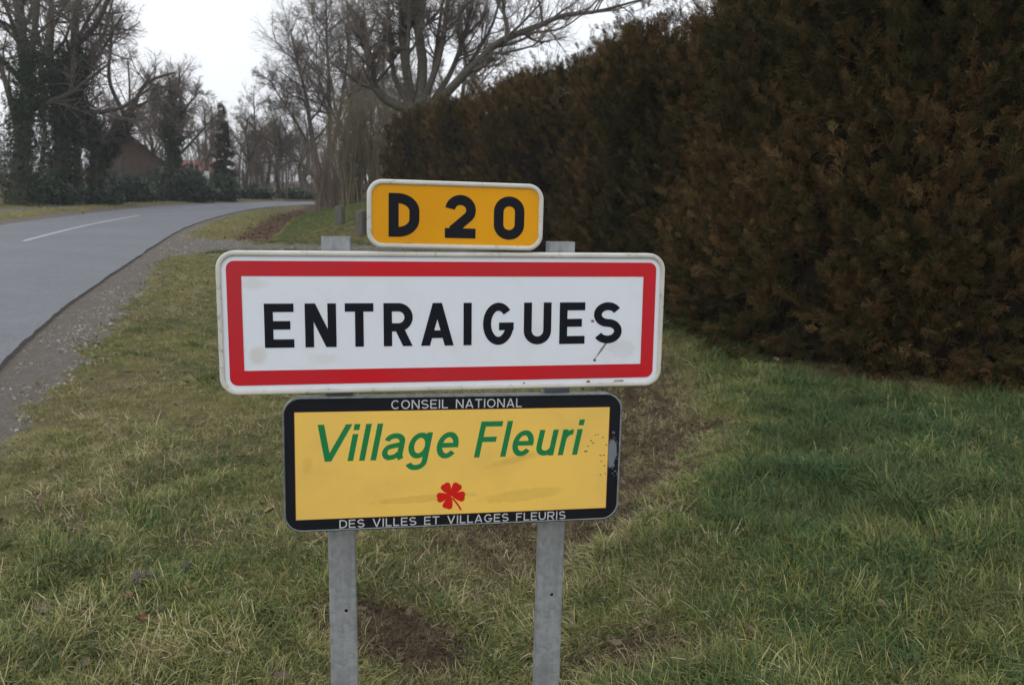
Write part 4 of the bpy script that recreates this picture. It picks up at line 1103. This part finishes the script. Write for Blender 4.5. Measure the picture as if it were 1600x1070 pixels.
for (uv, Y_, pth, sd_, lb) in far:
    q = seat([Lm(pth, Y_, .2, .05, 1)]+[Lm([pth[1], ((pth[1][0]+dx), (pth[1][1]+pth[2][1])/2), (pth[1][0]+2.1*dx, pth[2][1])], Y_, .1, .03, dp) for dx, dp in ((-18, 2), (17, -1.5), (9, 2.5))], Y_)
    tree('bare_tree', lb, q, Y_, .013, (10, 8, 11, .50, .58, .66), seed=sd_, mat=B_RED if sd_ % 2 else B_TWIG)
# leaning trees right of the road
a5 = seat([Lm([(506, 318), (500, 280), (486, 220), (474, 150), (458, 90), (446, 40)], 46, .20, .04, 1), Lm([(504, 300), (486, 268), (452, 240), (415, 212), (392, 188)], 46, .12, .03, -1), Lm([(503, 290), (512, 220), (508, 130), (500, 40), (496, -30)], 46, .16, .04, 2),
           Lm([(505, 300), (520, 230), (532, 150), (540, 70), (536, -10)], 46, .14, .04, 1), Lm([(495, 250), (462, 190), (436, 150), (418, 118)], 46, .09, .02, 0)], 46)
tree('bare_tree', 'fine-twigged bare tree leaning left over the road bend, left of the pollard', a5, 46, .0062, (22, 12, 14, .42, .55, .66), seed=14, up=.05)
# pollard
Yp = 31
a6 = seat([Lm([(655, 330), (652, 260), (648, 200), (650, 165)], Yp, .62, .5, 0),
           Lm([(650, 172), (622, 166), (598, 152), (586, 132), (578, 90), (566, 50), (549, 14)], Yp, .2, .08, -.6),
           Lm([(645, 168), (634, 110), (626, 50), (624, -40), (615, -160)], Yp, .2, .07, 1), Lm([(655, 168), (660, 100), (652, 40), (656, -40), (670, -170)], Yp, .22, .08, .5),
           Lm([(668, 170), (690, 155), (720, 125), (752, 96), (776, 74), (812, 58), (838, 50), (880, 34), (930, 30), (1000, 12)], Yp, .19, .03, -1.5, 20),
           Lm([(740, 112), (756, 102), (772, 91)], Yp-1, .09, .075, 0, 5), Lm([(790, 66), (792, 40), (786, 8), (790, -60)], Yp-1, .08, .03, .5),
           Lm([(640, 165), (614, 120), (604, 60), (596, -20)], Yp, .12, .04, 1.5), Lm([(660, 165), (688, 90), (702, 10), (712, -90)], Yp, .14, .05, -1), Lm([(668, 168), (700, 120), (722, 60), (738, -10), (752, -80)], Yp, .12, .04, 1),
           Lm([(675, 168), (704, 140), (740, 80), (770, 20), (786, -60)], Yp, .1, .03, 2), Lm([(648, 165), (640, 100), (645, 30), (640, -60)], Yp, .1, .04, -1.5), Lm([(664, 168), (674, 110), (680, 40), (690, -60)], Yp, .1, .04, 2),
           Lm([(586, 130), (612, 92), (630, 40)], Yp, .05, .02, 1), Lm([(575, 78), (596, 56), (600, 20)], Yp, .05, .02, 1)], Yp)
tree('pollard_tree', 'massive old pollard with many upright shoots and one long limb reaching right over the hedge', a6, Yp, .005, (17, 10, 12, .38, .55, .66), seed=15, up=.10, mat=B_TWIG, group=None)
# yellowish thicket
def thicket(name, label, u0, u1, Y_, h0, h1, n_, mat, twig, seed, cat='shrub', lean=0., spr=.12):
    r = np.random.default_rng(seed); root = empty(name, ground_pt((u0+u1)/2, Y_)); tag(root, label, cat)
    us = r.uniform(u0, u1, n_); B = np.array([ground_pt(u, Y_+r.uniform(-1.2, 1.2)) for u in us]); B[:, 2] -= .1
    D = np.stack([r.normal(lean, spr, n_), r.normal(0, .12, n_), np.ones(n_)], 1)
    p1, r1 = grow(B, D, r.uniform(h0, h1, n_), r.uniform(.02, .045, n_), 10, .05, .02, r)
    p2, r2 = kids(p1, r1, 9, .42, .38, 6, .10, .03, .15, .5, .008, r)
    p3, r3 = kids(p2, r2, 7, .5, .4, 4, .14, .0, .1, .6, twig, r)
    bake('stems', [(p1, r1)], mat, root, 5)['kind'] = 'stuff'
    V, F = merge([tubes(p2, r2, 3), tubes(p3, np.maximum(r3, twig*.6), 3)]); o = rel(link('twigs', np_mesh('twigs', V, F), mat), root); o['kind'] = 'stuff'
    return root
thicket('willow_thicket', 'yellowish grey thicket of upright stems behind the log bollards', 536, 606, 38, 3.4, 5.2, 90, B_YEL, .006, 21)
thicket('willow_thicket', 'brown thicket of bare stems where the road disappears', 492, 540, 41, 1.8, 4.2, 44, B_RED, .006, 22, lean=-.04, spr=.24)
thicket('scrub_thicket', 'grey brown scrub of bare stems in front of the brown gabled house', 140, 262, 53, 1.6, 3.0, 26, B_GREY, .006, 23, spr=.3)
thicket('scrub_thicket', 'brown scrub under the ivy-wrapped trees at the left edge', -20, 130, 47, 1.6, 3.4, 60, B_TWIG, .008, 24)
thicket('scrub_thicket', 'low brown scrub along the far side of the road bend', 372, 500, 78, 2.2, 4.6, 70, B_RED, .012, 25)
thicket('scrub_thicket', 'tall brown scrub closing the gap behind the laurels', 240, 372, 74, 2.2, 4.4, 50, B_TWIG, .012, 26)
# sparse spruce
sp0 = ground_pt(352, 66); root = empty('spruce_tree', sp0); tag(root, 'narrow dull spruce standing behind the laurel hedge near the gate', 'tree')
bake('trunk', [(np.linspace(np.array(sp0)-[0, 0, .1], np.array(sp0)+[.1, 0, 7.3], 8)[None], np.linspace(.16, .02, 8)[None])], B_DARK, root, 6)
bl_ = []
for k in range(15):
    z_ = 1.2+k*.42; w_ = 1.35*(1-z_/8.)+.12
    for j in range(6):
        a = rng.uniform(0, 6.28); bl_.append((sp0[0]+math.cos(a)*w_*.55, sp0[1]+math.sin(a)*w_*.55, sp0[2]+z_+rng.normal(0, .1), w_*.5, w_*.5, .16))
cloud('needles', bl_, 36, .10, CON, root, hollow=.1)
# distant wood behind everything
P0 = []; n_ = 240
r = np.random.default_rng(77); xb = r.uniform(-110, 60, n_); yb = r.uniform(92, 150, n_)
B = np.stack([xb, yb, np.zeros(n_)-.1], 1)
p1, r1 = grow(B, np.stack([r.normal(0, .08, n_), r.normal(0, .08, n_), np.ones(n_)], 1), r.uniform(6, 11, n_), r.uniform(.1, .22, n_), 8, .05, .03, r)
p2, r2 = kids(p1, r1, 12, .42, .8, 6, .14, .08, .2, .5, .03, r); p3, r3 = kids(p2, r2, 8, .5, .7, 4, .16, .05, .1, .6, .02, r)
V, F = merge([tubes(p1, r1, 4), tubes(p2, r2, 3), tubes(p3, np.maximum(r3, .014), 3)])
tag(link('distant_wood', np_mesh('distant_wood', V, F), B_GREY), 'far-off bare wood closing the view beyond the road bend', kind='stuff')

# ---- laurels
def shrub(label, spans, dens=26, size=.15, name='laurel_shrub'):
    bl_ = []
    for (u0, u1, vt, vb_, Y_) in spans:
        pa = at(u0, vb_, Y_); pb = at(u1, vb_, Y_); pt = at((u0+u1)/2, vt, Y_); g_ = hz((pa[0]+pb[0])/2, Y_)[0]
        h_ = pt[2]-g_; wd = (pb[0]-pa[0])/2; nn_ = max(1, int(wd/.9))
        for i in range(nn_):
            x_ = pa[0]+(pb[0]-pa[0])*(i+.5)/nn_; k_ = rng.uniform(.8, 1.08)
            bl_.append((x_, Y_+rng.normal(0, .3), g_+h_*.42*k_, wd/nn_*1.35, 1.1, h_*.58*k_))
            bl_.append((x_+rng.normal(0, .3), Y_+rng.normal(0, .3), g_+h_*.25, wd/nn_*1.5, 1.2, h_*.35))
    root = empty(name, (bl_[0][0], bl_[0][1], float(hz(bl_[0][0], bl_[0][1])[0]))); tag(root, label, 'shrub', 'laurel shrubs beyond the road')
    # stems
    n_ = 5*len(bl_); c_ = np.array(bl_)[rng.integers(0, len(bl_), n_)]
    B = np.stack([c_[:, 0]+rng.normal(0, .3, n_), c_[:, 1]+rng.normal(0, .3, n_), np.full(n_, root.location.z-.05)], 1)
    p_, r__ = grow(B, np.stack([rng.normal(0, .3, n_), rng.normal(0, .3, n_), np.ones(n_)], 1), c_[:, 5]*1.3, np.full(n_, .03), 5, .1, 0)
    bake('stems', [(p_, r__)], B_DARK, root, 4)['kind'] = 'stuff'
    cloud('leaves', bl_, dens, size, LAU, root, hollow=.35)
shrub('round dark green laurel under the ivy-wrapped trees at the left', [(50, 106, 258, 314, 43)])
shrub('low laurel between the forked trunk and the long laurel hedge', [(132, 176, 284, 316, 46)])
shrub('long blue-green laurel hedge in front of the brown gabled house', [(176, 232, 262, 314, 52), (228, 318, 254, 311, 56)])
shrub('rounded laurel just right of the gate post', [(326, 372, 262, 308, 60)])
shrub('small pale laurel where the road bends', [(376, 420, 284, 308, 66)])
shrub('far low laurel near the utility pole at the bend', [(436, 492, 290, 308, 70)])

# ================================================================== HOUSES, POLE, GATE, BOLLARDS
def prism(name, x0, x1, y0, y1, z0, z1, mat, parent):
    V = np.array([(x, y, z) for z in (z0, z1) for x, y in ((x0, y0), (x1, y0), (x1, y1), (x0, y1))], float)
    F = np.array([(0, 3, 2, 1), (4, 5, 6, 7), (0, 1, 5, 4), (1, 2, 6, 5), (2, 3, 7, 6), (3, 0, 4, 7)])
    return link(name, np_mesh(name, V, F, False), mat, parent)
mbrick = NT('brown_boards'); mbrick.base(mbrick.ramp(mbrick.noise(3, 5, .7), [(.3, (.075, .048, .038)), (.7, (.13, .085, .066))]), .85)
mroof = NT('brown_tiles'); mroof.base(mroof.ramp(mroof.noise(5, 5, .7), [(.3, (.05, .032, .028)), (.7, (.10, .06, .05))]), .85)
mred = NT('red_tiles'); mred.base(mred.ramp(mred.noise(5, 5, .7), [(.3, (.20, .06, .05)), (.7, (.34, .13, .11))]), .8)
mwall = NT('pale_render'); mwall.base(mwall.ramp(mwall.noise(2, 5), [(.3, (.42, .39, .35)), (.7, (.5, .47, .43))]), .85)
mglass = NT('window_glass'); mglass.base((.03, .035, .04), .12)
def house(label, u, Y_, w_, dpt, eave, ridge, mw, mr, along_x, name='house', ry=0.):
    g_ = ground_pt(u, Y_); root = empty(name, g_); root.rotation_euler.z = ry; tag(root, label, 'house')
    hw_ = w_/2
    if along_x: V = [(-hw_, 0, 0), (hw_, 0, 0), (hw_, dpt, 0), (-hw_, dpt, 0), (-hw_, 0, eave), (hw_, 0, eave), (hw_, dpt, eave), (-hw_, dpt, eave), (-hw_, dpt/2, ridge), (hw_, dpt/2, ridge)]; F4 = [(0, 1, 5, 4), (2, 3, 7, 6)]; F5 = [(1, 2, 6, 9, 5), (3, 0, 4, 8, 7)]; rd = [((-hw_-.3, -.4, eave-.35), (hw_+.3, -.4, eave-.35), (hw_+.3, dpt/2, ridge+.08), (-hw_-.3, dpt/2, ridge+.08)), ((-hw_-.3, dpt+.4, eave-.35), (-hw_-.3, dpt/2, ridge+.08), (hw_+.3, dpt/2, ridge+.08), (hw_+.3, dpt+.4, eave-.35))]
    else: V = [(-hw_, 0, 0), (hw_, 0, 0), (hw_, dpt, 0), (-hw_, dpt, 0), (-hw_, 0, eave), (hw_, 0, eave), (hw_, dpt, eave), (-hw_, dpt, eave), (0, 0, ridge), (0, dpt, ridge)]; F4 = [(1, 2, 6, 5), (3, 0, 4, 7)]; F5 = [(0, 1, 5, 8, 4), (2, 3, 7, 9, 6)]; k_ = (ridge-eave)/hw_; rd = [((-hw_-.4, -.35, eave-.4*k_+.08), (0, -.35, ridge+.08), (0, dpt+.35, ridge+.08), (-hw_-.4, dpt+.35, eave-.4*k_+.08)), ((0, -.35, ridge+.08), (hw_+.4, -.35, eave-.4*k_+.08), (hw_+.4, dpt+.35, eave-.4*k_+.08), (0, dpt+.35, ridge+.08))]
    link('wall', np_mesh('wall', np.array(V, float), [np.array(F4), np.array(F5)], False), mw, root)
    for q in rd:
        q = np.array(q, float); V_ = np.concatenate([q, q+[0, 0, .14]])
        F = np.array([(0, 3, 2, 1), (4, 5, 6, 7), (0, 1, 5, 4), (1, 2, 6, 5), (2, 3, 7, 6), (3, 0, 4, 7)])
        link('roof', np_mesh('roof', V_, F, False), mr, root)
    for wx in (-w_*.22, w_*.22): prism('window', wx-.45, wx+.45, -.03, .02, eave*.45, eave*.45+1.0, mglass.m, root)
    if along_x: prism('chimney', w_*.18-.25, w_*.18+.25, dpt*.5-.25, dpt*.5+.25, ridge-.9, ridge+.7, mw, root)
    return root
ap_ = at(213, 214, 66)
house('house with a steep brown gable behind the laurel hedge', 208, 66, 6.6, 8., 1.7, float(ap_[2]-hz(ap_[0], 66)[0]), mbrick.m, mroof.m, False, ry=.40)
r2_ = at(305, 254, 84)
house('low house with a red tiled roof glimpsed behind the gate', 302, 84, 3.6, 5., 2.0, float(r2_[2]-hz(r2_[0], 84)[0]), mwall.m, mred.m, True)
# gate post with small pale lamp
mpo = NT('ochre_post'); mpo.base((.30, .20, .09), .8); mpw = NT('pale_paint'); mpw.base((.6, .6, .58), .6)
gp = ground_pt(319, 58); root = empty('gate_pillar', gp); tag(root, 'narrow brown gate pillar with a pale cap between two laurels', 'pillar')
prism('shaft', -.16, .16, -.16, .16, -.05, 1.75, mbrick.m, root); prism('cap', -.24, .24, -.24, .24, 1.75, 1.86, mpw.m, root)
gp = ground_pt(325, 58); root = empty('marker_post', gp); tag(root, 'thin ochre post with a white sign plate beside the gate pillar', 'post')
prism('shaft', -.05, .05, -.05, .05, -.05, 1.9, mpo.m, root); prism('plate', -.17, .17, -.09, -.06, 1.6, 2.1, mpw.m, root)
# utility pole
gp = ground_pt(448, 68); root = empty('utility_pole', gp); tag(root, 'thin wooden utility pole by the far laurels at the bend', 'pole')
V, F = tubes(np.array([[(0, 0, -.2), (0, 0, 1.5), (0, 0, 3.6)]], float), np.array([[.09, .08, .07]]), 8); link('shaft', np_mesh('shaft', V, F), B_GREY, root)
prism('cap', -.10, .10, -.10, .10, 3.6, 3.66, mpw.m, root)
# log bollards
mlog = NT('weathered_log'); mpp = mlog.n('Mapping'); mpp.inputs['Scale'].default_value = (1, 1, .12); mlog.l(mlog.pos(), mpp.inputs[0])
mlog.base(mlog.ramp(mlog.noise(22, 5, .7, mpp.outputs[0]), [(.3, (.055, .05, .045)), (.7, (.17, .16, .145))]), .9); mlog.bump(mlog.noise(22, 5, .7, mpp.outputs[0]), .7, .03)
mend = NT('sawn_end'); mend.base(mend.ramp(mend.noise(12, 4), [(.3, (.16, .13, .10)), (.7, (.26, .22, .17))]), .9)
for (u_, v_top, v_bot, wpx, lb) in ((532, 323, 350, 15, 'weathered log bollard on the green bank, the left one of two'), (565, 331, 366, 17, 'weathered log bollard on the green bank, right by the yellow route plate')):
    # find where the sight line through the foot meets the bank
    d = FW+RT*(u_-800)/FPX+UP*(535-v_bot)/FPX
    ts = np.linspace(15, 60, 900)/d[1]; P = np.array([0, 0, EYE])+d[None]*ts[:, None]; g_ = hz(P[:, 0], P[:, 1]); i = np.argmax(P[:, 2] < g_)
    b_ = P[i]; h_ = (v_bot-v_top)/FPX*b_[1]; r_ = wpx/2/FPX*b_[1]
    root = empty('log_bollard', (b_[0], b_[1], g_[i])); tag(root, lb, 'bollard', 'log bollards on the bank')
    th = np.linspace(0, 2*math.pi, 14, endpoint=False); L = []
    wob = 1+.08*np.sin(th*3+u_)
    for z_, k_ in ((-.15, 1.08), (.1, 1.03), (h_*.6, .97), (h_-.03, .94), (h_, .88)): L.append(np.c_[r_*k_*wob*np.cos(th), r_*k_*wob*np.sin(th), np.full(14, z_)])
    V, F = loops_mesh(L); link('log', np_mesh('log', V, F), mlog.m, root)
    q = np.c_[r_*.87*wob*np.cos(th), r_*.87*wob*np.sin(th), np.full(14, h_+.003)]; link('sawn_top', np_mesh('sawn_top', q, [np.arange(14)[None]], False), mend.m, root)

# ---- single leaves and bits lying in the grass
mpale = NT('pale_leaf_mat'); wv_ = mpale.n('TexWave'); wv_.inputs['Scale'].default_value = 60; mpale.l(mpale.pos(), wv_.inputs['Vector'])
mpale.base(mpale.ramp(wv_.outputs[0], [(.3, (.13, .10, .07)), (.6, (.34, .29, .20))]), .7)
mtan = NT('tan_leaf_mat'); mtan.base(mtan.ramp(mtan.noise(60), [(.3, (.26, .17, .10)), (.7, (.38, .27, .18))]), .7)
mgrey = NT('grey_leaf_mat'); mgrey.base(mgrey.ramp(mgrey.noise(60), [(.3, (.07, .055, .05)), (.7, (.15, .12, .11))]), .8)
mora = NT('russet_leaf_mat'); mora.base(mora.ramp(mora.noise(60), [(.3, (.14, .06, .03)), (.7, (.25, .12, .06))]), .7)
def hit(u, v_):
    d = FW+RT*(u-800)/FPX+UP*(535-v_)/FPX; ts = np.linspace(2, 30, 3000)/d[1]; P = np.array([0, 0, EYE])+d[None]*ts[:, None]
    g_ = hz(P[:, 0], P[:, 1]); i = np.argmax(P[:, 2] < g_); return P[i, 0], P[i, 1], g_[i]
for (u_, v_, L_, W_, rz_, mt, lb) in ((70, 968, .066, .034, .2, mpale, 'curled pale brown leaf with dark ribs in the grass at lower left'), (222, 982, .042, .03, 1.0, mora, 'small russet leaf in the grass, lower left'),
                                     (200, 945, .04, .028, .4, mtan, 'tan leaf beside the grey dried plant at lower left'), (1535, 762, .05, .04, 1.4, mtan, 'bright tan leaf standing in the green grass at the far right'),
                                     (1372, 957, .045, .03, .6, mtan, 'tan leaf in the green grass at lower right'), (1210, 569, .08, .05, .3, mtan, 'tan leaf at the foot of the brown hedge'),
                                     (655, 880, .04, .02, .8, mora, 'russet leaf by the bare soil between the posts')):
    x_, y_, z_ = hit(u_, v_); lo = link('fallen_leaf', leaf_mesh(int(u_), L_, W_, .6), mt.m); lo.location = (x_, y_, z_+.035); lo.rotation_euler = (.5, .15, rz_)
    tag(lo, lb, 'leaf', 'single fallen leaves in the grass')
def dry_plant(label, u_, v_, rad, n_, mat, seed):
    r = np.random.default_rng(seed); x_, y_, z_ = hit(u_, v_); V = []; F = []; k = 0
    for i in range(n_):
        a = r.uniform(0, 6.28); l = rad*r.uniform(.5, 1.1); wv = np.array([-math.sin(a), math.cos(a), 0])*.0045
        for s in range(4):
            t = s/3; p = np.array([math.cos(a)*l*t, math.sin(a)*l*t, .03*math.sin(t*2.6)+.012]); V += [p-wv*(1-.7*t)*(1+.8*math.sin(t*3)), p+wv*(1-.7*t)*(1+.8*math.sin(t*3))]
        F += [(k+2*s, k+2*s+1, k+2*s+3, k+2*s+2) for s in range(3)]; k += 8
    o = link('dried_plant', np_mesh('dried_plant', np.array(V), np.array(F)), mat); o.location = (x_, y_, z_+.02); tag(o, label, 'plant')
dry_plant('grey brown dried rosette of leaves in the short grass at lower left', 222, 920, .055, 34, mgrey.m, 5)
dry_plant('small grey dried plant right of the dried rosette', 292, 900, .03, 14, mgrey.m, 6)

# ---- thin winter air
hm = bpy.data.materials.new('haze'); hm.use_nodes = True; t_ = hm.node_tree; t_.nodes.remove(t_.nodes['Principled BSDF'])
pv = t_.nodes.new('ShaderNodeVolumePrincipled'); pv.inputs['Color'].default_value = (.93, .95, 1, 1); pv.inputs['Density'].default_value = .0008
t_.links.new(pv.outputs[0], t_.nodes['Material Output'].inputs['Volume'])
hb = prism('haze', -950, 950, -110, 1600, -6, 26, hm, None); tag(hb, kind='stuff')
